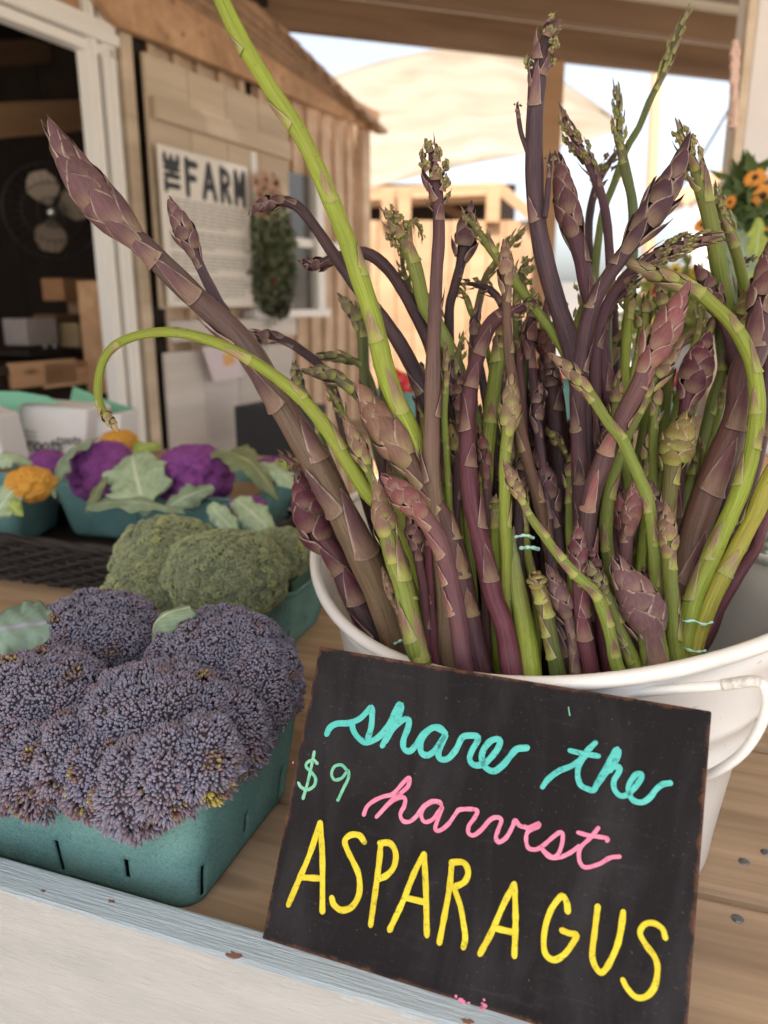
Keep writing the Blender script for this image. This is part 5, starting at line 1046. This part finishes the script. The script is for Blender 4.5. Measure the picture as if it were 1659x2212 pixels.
p = onwall(590, 372, .08); V, F = tube_geo(A_([onwall(590, 600, .08), p]), .003, 5); world_obj('hanger', V, F, M['black'], hb)
cr = crate_like('black_crate', 610, 985, 60, 110, .35, (.02, .02, .022), 'black crate on the ground behind the tub, with purple produce in it', 'crate', dep=.3)

# ------------------------------------------------------------------ porch roof over the table
porch = empty('porch_roof', at(1200, 661, 3.3) * A_([1, 1, 0]) - EZ * TABLE_H, 'lean-to porch roof of brown rafters under translucent cream sheeting, carried by posts', 'porch')
zB = at(829, 86, 3.3)[2]; b0 = onz(829, 86, zB); b1 = onz(1570, 170, zB); bd = (b1 - b0) / np.linalg.norm(b1 - b0); bn = np.cross(EZ, bd); bn *= np.sign(np.dot(bn, [0, 1, 0]))
a0, a1 = b0 - bd * .62, b0 + bd * 1.95
def beam(name, off, w, h, z, mat, l0=a0, l1=a1): return between(name, l0 + bn * off + EZ * (z + h / 2), l1 + bn * off + EZ * (z + h / 2), w, h, mat, porch)
beam('edge_beam', .02, .05, .135, .0, M['rafter'])
bA = onz(829, 2, zB); offA = float(np.dot(bA - b0, bn))
for k in range(5): beam('rafter', offA * (k + 1) + .05, .05, .11, .02, M['rafter'], a0 - bd * (3 if k > 0 else .3), a1 + bd * 2)
m = NT('cream_roof_sheeting', .7, .2); f = m.noise(m.coord((.6, 5, 5), rand=True), 2, 4); m.col(m.mix(f, (.62, .52, .38), (.76, .66, .50))); tr = m.n('ShaderNodeBsdfTranslucent'); tr.inputs[0].default_value = (.74, .70, .62, 1); mx = m.n('ShaderNodeMixShader'); mx.inputs[0].default_value = .26; m.l(m.b.outputs[0], mx.inputs[1]); m.l(tr.outputs[0], mx.inputs[2]); m.l(mx.outputs[0], m.t.nodes['Material Output'].inputs[0]); M['roofsheet'] = m.m  # translucent, so sunlight soaks through as soft top light
for k in range(20):
    L0, L1 = (a0 - bd * (.2 if k < 3 else 3)), a1 + bd * (.1 if k < 1 else 2); off = .0 - k * .24
    if off < -4.3: break  # unseen rear edge placed to admit front skylight and keep direct sun off
    between('roof_sheeting', L0 + bn * (off) + EZ * (.155 + 0.0 * k), L1 + bn * (off) + EZ * .155, .236, .022, M['roofsheet'], porch)
pp0 = onplane(1200, 150, b0, bn); 
board('post', A_([pp0[0], pp0[1] + .06, (zB - TABLE_H) / 2]), (.092, .092, zB + TABLE_H), np.eye(3), M['stallwood'], porch)
# white corner post with a wooden edge strip
wpst = empty('white_post', at(1640, 661, 1.75) * A_([1, 1, 0]) - EZ * TABLE_H, 'broad white painted post with a bare wooden edge strip at the right', 'post')
c = at(1650, 661, 1.75); board('post_face', A_([c[0] + .005, c[1], .45]), (.23, .10, 2.5), np.eye(3), plain('grey_white_paint', (.72, .67, .64), .6, .05, 12, .05), wpst, .004)
e = at(1545, 661, 1.72); board('edge_strip', A_([e[0], e[1] - .02, .45]), (.018, .02, 2.5), np.eye(3), M['cedar_pale'], wpst, .002)
rb = empty('ribbon', at(1590, 92, 1.55), 'peach coloured strip of cloth hanging beside the white post', 'ribbon'); cl_ = plain('peach_cloth', (.72, .50, .42), .8, .25, 60)
for k in range(4):
    r_ = np.random.default_rng(k); P = [at(1590 + r_.uniform(-7, 7) - 1.2 * q, 88 + 27 * q, 1.55 + r_.uniform(-.006, .006)) for q in range(8)]; C = catmull(P, 36)
    tube('strand', C, .0035 + .003 * np.abs(np.sin(np.arange(36) * .8 + k * 2)), cl_, rb, 6)
wr = tube('wire', [at(1575, 236, 2.2), at(1520, 330, 2.4), at(1472, 402, 2.6)], .004, plain('pale_wire', (.45, .45, .45), .5, .1), None, 6, res=20); tag(wr, 'thin pale wire slanting down from the white post', 'wire')

# ------------------------------------------------------------------ canopy tent
def canvas():
    m = NT('cream_canvas', .8, .2); v = m.coord((.35, 1.0, 1.6)); f = m.noise(v, 1.3, 4, .6, .8); m.col(m.mix(m.ramp(f, [(.35, 0), (.65, 1)]), (.33, .265, .19), (.49, .42, .33)))
    tr = m.n('ShaderNodeBsdfTranslucent'); tr.inputs[0].default_value = (.38, .32, .24, 1); mx = m.n('ShaderNodeMixShader'); mx.inputs[0].default_value = .45; out = m.t.nodes['Material Output']
    m.l(m.b.outputs[0], mx.inputs[1]); m.l(tr.outputs[0], mx.inputs[2]); m.l(mx.outputs[0], out.inputs[0]); return m.m
tent = empty('market_tent', at(1000, 661, 7) * A_([1, 1, 0]) - EZ * TABLE_H, 'large cream canopy tent glowing in the sun beyond the porch', 'tent')
top = [(640, 215), (700, 172), (800, 138), (900, 114), (980, 104), (1080, 112), (1160, 138), (1230, 184), (1290, 225), (1347, 268)]
bot = [(600, 470), (690, 432), (790, 408), (880, 385), (960, 364), (1050, 346), (1120, 334), (1200, 318), (1280, 298), (1349, 276)]
n, m_ = 40, 16; tc_ = catmull([(x, y, 0) for x, y in top], n); bc_ = catmull([(x, y, 0) for x, y in bot], n); V = []
for i in range(n):
    for k in range(m_):
        t = k / (m_ - 1); x, y = tc_[i][:2] * (1 - t) + bc_[i][:2] * t; V.append(at(x, y, 8.0 - 1.9 * t - .0 * i + .16 * sin(pi * t) + .10 * sin(t * 13 + i * .3) + .07 * sin(i * .8 - t * 9)))
F = [(i * m_ + k, i * m_ + k + 1, (i + 1) * m_ + k + 1, (i + 1) * m_ + k) for i in range(n - 1) for k in range(m_ - 1)]
o = world_obj('canopy', V, F, canvas(), tent); md = o.modifiers.new('solid', 'SOLIDIFY'); md.thickness = .006
between('tent_pole', at(1420, 150, 5.2), at(1392, 700, 5.2), .06, .06, M['stallwood'], tent, up=(0, 1, 0))
p0 = at(1352, 300, 6.3); between('tent_leg', p0, A_([p0[0], p0[1], -TABLE_H]), .05, .05, M['vinyl'], tent, up=(0, 1, 0))

# ------------------------------------------------------------------ wooden stall beyond
stl = empty('wooden_stall', at(960, 661, 5.4) * A_([1, 1, 0]) - EZ * TABLE_H, 'sunlit plywood market stall with an open gap under its flat roof', 'stall')
ds = 5.4; sx0, sx1 = at(700, 600, ds)[0], at(1165, 600, ds)[0]; yy_ = at(900, 600, ds)[1]; zt_, zg = at(900, 480, ds)[2], at(900, 415, ds)[2]
nbd = 12
for k in range(nbd):
    a, b = sx0 + (sx1 - sx0) * k / nbd, sx0 + (sx1 - sx0) * (k + 1) / nbd
    board('wall_panel', A_([(a + b) / 2, yy_, (zt_ - TABLE_H) / 2]), (b - a - .006, .02, zt_ + TABLE_H), np.eye(3), M['stallwood'], stl)
board('back_panel', A_([(sx0 + sx1) / 2, yy_ + 1.2, .1]), (sx1 - sx0, .02, 2 * (zg + .1)), np.eye(3), M['darkwood'], stl)
for x in (838, 872, 1058, 1150): px_ = at(x, 450, ds)[0]; board('post', A_([px_, yy_ - .03, (zg + zt_) / 2 - .01]), (.09, .06, zg - zt_ + .01), np.eye(3), M['stallwood'], stl)
between('roof_beam', at(690, 428, ds - .1), at(1083, 410, ds - .1), .09, .07, M['stallwood'], stl)
between('roof_beam', at(1083, 410, ds - .1), at(1165, 478, ds - .15), .09, .07, M['stallwood'], stl)
between('brace', at(930, 430, ds + .5), at(1000, 470, ds + .5), .06, .06, M['rafter'], stl)
V = [at(690, 420, ds - .15), at(1083, 403, ds - .15), at(1083, 403, ds - .15) + A_([.1, 1.5, .05]), at(690, 420, ds - .15) + A_([0, 1.5, .05])]
world_obj('roof_sheet', V + [v + A_([0, 0, .03]) for v in V], [(3, 2, 1, 0), (4, 5, 6, 7), (0, 1, 5, 4), (1, 2, 6, 5), (2, 3, 7, 6), (3, 0, 4, 7)], M['stallwood'], stl, smooth=False)
# second far booth, only its pitched roof end shows
bo = empty('far_booth', at(1520, 661, 6) * A_([1, 1, 0]) - EZ * TABLE_H, 'far booth with a small pitched wooden roof end', 'booth')
V = [at(1473, 430, 6), at(1562, 362, 6), at(1640, 430, 6), at(1640, 448, 6), at(1562, 385, 6), at(1480, 446, 6)]; n = 6
world_obj('gable_boards', V + [v + A_([.1, 1.2, 0]) for v in V], [tuple(range(n))[::-1], tuple(range(n, 2 * n))] + [(i, (i + 1) % n, n + (i + 1) % n, n + i) for i in range(n)], M['stallwood'], bo, smooth=False)
world_obj('gable_wall', [at(1490, 446, 6.05), at(1562, 388, 6.05), at(1634, 446, 6.05), at(1634, 446, 6.05) * A_([1, 1, 0]) - EZ * TABLE_H, at(1490, 446, 6.05) * A_([1, 1, 0]) - EZ * TABLE_H], [(0, 1, 2, 3, 4)], plain('white_canvas_wall', (.80, .78, .74), .8, .04, 5, 0), bo, smooth=False)
# long white tent wall closing the yard
board('booth_wall', at(1450, 600, 7.4) * A_([1, 1, 0]) + EZ * -.1, (3.4, .03, 1.5), np.eye(3), plain('white_booth_cloth', (.80, .78, .75), .8, .04, 5, 0), bo)

# ------------------------------------------------------------------ bags behind the cauliflowers
M['paper'] = plain('grey_white_paper', (.66, .64, .64), .75, .06, 12, .2); M['greenribbon'] = plain('mint_green_paper', (.16, .42, .28), .6, .1, 10, .1)
def bag(label, quad, d, dep, mat, parent=None):
    a = [at(x, y, d) for x, y in quad]; bk = A_([.015, dep, 0]); b = [p + bk for p in a]; n = len(quad)
    r = empty('paper_bag', (a[2] + a[3]) / 2, label, 'bag'); V = a + b
    o = world_obj('bag_body', V, [tuple(range(n))[::-1], tuple(range(n, 2 * n))] + [(i, (i + 1) % n, n + (i + 1) % n, n + i) for i in range(n)], mat, r, smooth=False); m_ = o.modifiers.new('bevel', 'BEVEL'); m_.width = .006; m_.segments = 3; return r
bg1 = bag('grey-white paper bag printed with black lower-case letters, second from the left', [(42, 872), (190, 884), (182, 1010), (34, 1010)], 1.62, .10, M['paper'])
bg2 = bag('plain whitish paper bag at the right of the printed one', [(196, 905), (262, 892), (262, 1010), (190, 1010)], 1.66, .08, M['paper'])
bg3 = bag('pale bag cut off by the left edge of the photo', [(-80, 880), (-16, 900), (14, 1010), (-80, 1010)], 1.5, .08, M['paper'])
bg4 = bag('narrow beige bag at the far left behind the green ribbon', [(-30, 878), (34, 878), (30, 1010), (-30, 1010)], 1.7, .08, M['paper'])
bn_ = np.cross(at(182, 1010, 1.62) - at(34, 1010, 1.62), at(42, 872, 1.62) - at(34, 1010, 1.62)); bn_ /= np.linalg.norm(bn_); bn_ *= -np.sign(bn_[1]) * 1
def bagtext(par, ox, oy, sc, d):
    G = {'r': ([[(0,0),(0,-10)],[(0,-7),(3,-10),(6,-10)]], 9), 'o': ([[(4,0),(0,-3),(0,-7),(4,-10),(8,-7),(8,-3),(4,0)]], 11), 't': ([[(3,-14),(3,-2),(6,0)],[(0,-10),(7,-10)]], 8), 's': ([[(6,-9),(2,-10),(1,-7),(6,-4),(5,0),(0,-1)]], 8)}
    x = ox; geo = []
    for ch in 'roots':
        for st in G[ch][0]: geo.append(stroke_geo([at(x + a * sc, oy + b * sc + (x - ox) * .04, d - .004) for a, b in st], 2.6 * sc * d / FPX, bn_, .0006, res=10, jitter=0))
        x += G[ch][1] * sc
    V, F = join_geo(geo); world_obj('lettering', V, F, M['ink'], par, smooth=False)
bagtext(bg1, 60, 972, 1.6, 1.615); bagtext(bg1, 124, 958, 1.1, 1.615)
geo = [stroke_geo([at(52, 930 + 10 * i, 1.616), at(78, 934 + 10 * i, 1.616)], .0028, bn_, .0005, res=4, round_=False, jitter=0) for i in range(5)]; V, F = join_geo(geo); world_obj('print_bars', V, F, M['ink2'], bg1, smooth=False)
def sheet(name, pts, d, mat, label, cat, th=.003):
    a = [at(x, y, dd) for (x, y), dd in zip(pts, d)]; n = len(a); b = [p + A_([0, th, 0]) for p in a]
    return tag(world_obj(name, a + b, [tuple(range(n))[::-1], tuple(range(n, 2 * n))] + [(i, (i + 1) % n, n + (i + 1) % n, n + i) for i in range(n)], mat, None, a[-1], smooth=False), label, cat)
sheet('green_card', [(158, 835), (240, 868), (300, 885), (262, 900), (202, 912), (148, 878)], [1.72, 1.74, 1.78, 1.76, 1.72, 1.70], M['greenribbon'], 'mint green card sticking up between the two whitish bags', 'card')
sheet('green_ribbon', [(-20, 845), (40, 846), (100, 856), (135, 872), (60, 870), (40, 876), (34, 1010), (8, 1010), (0, 880), (-20, 872)], [1.60] * 10, M['greenribbon'], 'mint green paper wrap folded over the bags at the left edge', 'paper')
pl = empty('prep_table', at(100, 1010, 1.75), 'low plank table behind the wicker tray carrying the paper bags', 'table')
zz = at(100, 1012, 1.62)[2]
board('table_top', A_([at(60, 1012, 1.75)[0], at(100, 1012, 1.75)[1], zz - .02]), (1.3, .42, .03), TABLE, M['plank'], pl)
for dx in (-.55, .5): board('leg', A_([at(60, 1012, 1.75)[0] + dx, at(100, 1012, 1.75)[1], (zz - TABLE_H) / 2 - .03]), (.06, .06, zz + TABLE_H - .03), np.eye(3), M['plank'], pl)

# ------------------------------------------------------------------ behind the tub, right: crate, goods, flowers
M['crate'] = plain('pale_grey_paint', (.52, .53, .56), .6, .05, 20, .1); M['palebl'] = plain('pale_blue_paint', (.46, .58, .66), .6, .05, 20, .1)
fb_ = empty('rear_box', at(1450, 950, 1.9), 'pale grey painted wooden box on the yard behind the table', 'box')
for i, (ya, yb) in enumerate(((868, 894), (897, 966))):
    a, b = at(1480, ya, 1.9), at(1480, yb, 1.9); board('side_board', (a + b) / 2, (.62, .02, np.linalg.norm(a - b)), np.eye(3), M['crate'], fb_)
b = at(1480, 966, 1.9); board('base', b + A_([0, .12, -.01]), (.62, .26, .02), np.eye(3), M['crate'], fb_)
st2 = empty('side_table', at(1450, 985, 1.9), 'sunlit plank stand under the pale grey box', 'stand')
board('stand_top', at(1500, 992, 1.85) + A_([0, .15, 0]), (1.0, .5, .05), np.eye(3), M['stallwood'], st2)
q_ = at(1500, 992, 1.85)
for dx in (-.4, .4): board('leg', A_([q_[0] + dx, q_[1] + .15, (q_[2] - TABLE_H) / 2 - .02]), (.06, .06, q_[2] + TABLE_H - .04), np.eye(3), M['stallwood'], st2)
rbx = empty('rear_rail', onz(1640, 1175, .0), 'pale blue painted rail along the far side of the display table at the right', 'rail')
board('rail', onz(1690, 1185, .02), (.55, .03, .10), TABLE, M['palebl'], rbx)
crown('dark green broccoli seen past the olive-gold bud behind the tub', [lobe(1415, 1035, 60, 42, 1.45, 60), lobe(1370, 1050, 46, 34, 1.42, 50)], .0016, .011, M['green_bead'], M['broc_dark_g'], 1.1, 21, dens=.8)
hbush = empty('herb_clump', at(1620, 1130, 1.1), 'greyish trailing herb behind the right side of the tub', 'plant')
foliage(at(1612, 1150, 1.15), (.055, .05, .05), 420, .018, plain('grey_herb', (.22, .22, .14), .7, .3), hbush, seed=9)
# teal baskets of radishes behind the tub
for i, (x, y, d) in enumerate(((905, 872, 1.55), (1395, 858, 1.6), (1180, 850, 1.6))):
    c = at(x, y + 28, d); lab = ('behind the left of the asparagus', 'behind the right of the asparagus', 'behind the middle of the asparagus')[i]
    basket('distant teal basket of radishes ' + lab, c - EZ * .02, YT, .16, .14, .075, slots=False)
    pl_ = empty('produce_stand', c - EZ * .025, 'blurred plank stand under the teal basket ' + lab, 'stand'); board('stand_top', c - EZ * .045, (.30, .26, .04), np.eye(3), M['plank'], pl_)
    board('leg', A_([c[0], c[1], (c[2] - TABLE_H) / 2 - .03]), (.12, .12, c[2] + TABLE_H - .06), np.eye(3), M['plank'], pl_)
    rr = np.random.default_rng(i); red = plain('radish_red', (.55, .035, .04), .4, .2)
    for k in range(9):
        V, F = uvsphere(c + A_([rr.uniform(-.05, .05), rr.uniform(-.04, .04), .055 + rr.uniform(0, .02)]), .018, 12, 8, (1, 1, 1.15)); o = world_obj('radish', V, F, red); tag(o, 'round red radish in the distant teal basket ' + lab, 'radish', 'radishes in the baskets behind the tub')
# flower bouquets
M['petal_r'] = plain('red_petal', (.50, .06, .045), .5, .2, 30, .05); M['vase'] = plain('green_glass_bottle', (.05, .16, .05), .2, .1, 20, .0); M['petal_y'] = plain('yellow_petal', (.80, .60, .08), .6, .2, 30, .05)
fl = empty('sunflower_bouquet', at(1600, 700, 1.45), 'bouquet of orange sunflowers in a green wrap beside the white post', 'bouquet')
for i, (x, y, r, nr) in enumerate(((1632, 385, 30, (-.5, -.8, .4)), (1648, 422, 34, (-.2, -1, -.2)), (1578, 438, 20, (-.8, -.5, .3)), (1518, 486, 24, (-.7, -.6, .3)), (1650, 512, 28, (-.4, -.9, -.1)), (1560, 500, 16, (0, -1, .2)))):
    p = at(x, y, 1.42); petals(p, r * .80 * 1.42 / FPX, M['orange'], M['darkc'], fl, 16, nr, name='petals'); 
    tube('flower_stem', [p + A_([0, .02, 0]), at((x + 1600) / 2, y + 80, 1.46), at(1602 + (x - 1600) * .15, 720, 1.48)], .0035, M['foliage'], fl, 6, res=14)
foliage(at(1612, 470, 1.46), (.055, .05, .09), 260, .055, M['foliage'], fl, seed=12)
def leafblade(a, b, w, seed): leaf('leaf', a, b, (0, -1, .2), w, .12, M['leaf_lime'] if seed % 2 else M['leaf_grey'], fl, seed=seed, cup=.2)
for i, (x0_, y0_, x1_, y1_) in enumerate(((1600, 600, 1560, 450), (1610, 620, 1640, 470), (1600, 640, 1590, 480), (1620, 600, 1655, 560))): leafblade(at(x0_, y0_, 1.40), at(x1_, y1_, 1.40), .045, i)
V, F = tube_geo(A_([at(1604, 900, 1.48), at(1604, 760, 1.48), at(1604, 690, 1.48)]), [.035, .045, .055], 20); world_obj('bucket', V, F, plain('white_bucket', (.7, .7, .7), .5, .05), fl)
gl = empty('flower_bucket', at(1430, 830, 1.85), 'blurred bucket of red and yellow cut flowers behind the asparagus', 'bouquet')
foliage(at(1440, 705, 1.9), (.13, .08, .10), 520, .05, M['foliage2'], gl, seed=15); foliage(at(1470, 630, 1.95), (.10, .08, .07), 160, .07, M['foliage2'], gl, seed=16)
for i, (x, y, r, ma) in enumerate(((1416, 630, 13, 'petal_r'), (1450, 735, 12, 'orange'), (1458, 585, 18, 'petal_y'), (1400, 700, 16, 'petal_y'), (1500, 590, 16, 'petal_y'), (1378, 735, 9, 'orange'))):
    petals(at(x, y, 1.78), r * 1.78 / FPX, M[ma], M['darkc'] if ma != 'petal_r' else M['petal_r'], gl, 9, (RNG.uniform(-.4, .4), -1, RNG.uniform(0, .6)), name='petals')
V, F = tube_geo(A_([at(1440, 868, 1.9), at(1440, 800, 1.9), at(1440, 755, 1.9)]), [.06, .08, .09], 20); world_obj('bucket', V, F, M['crate'], gl)
bpy.context.view_layer.update()
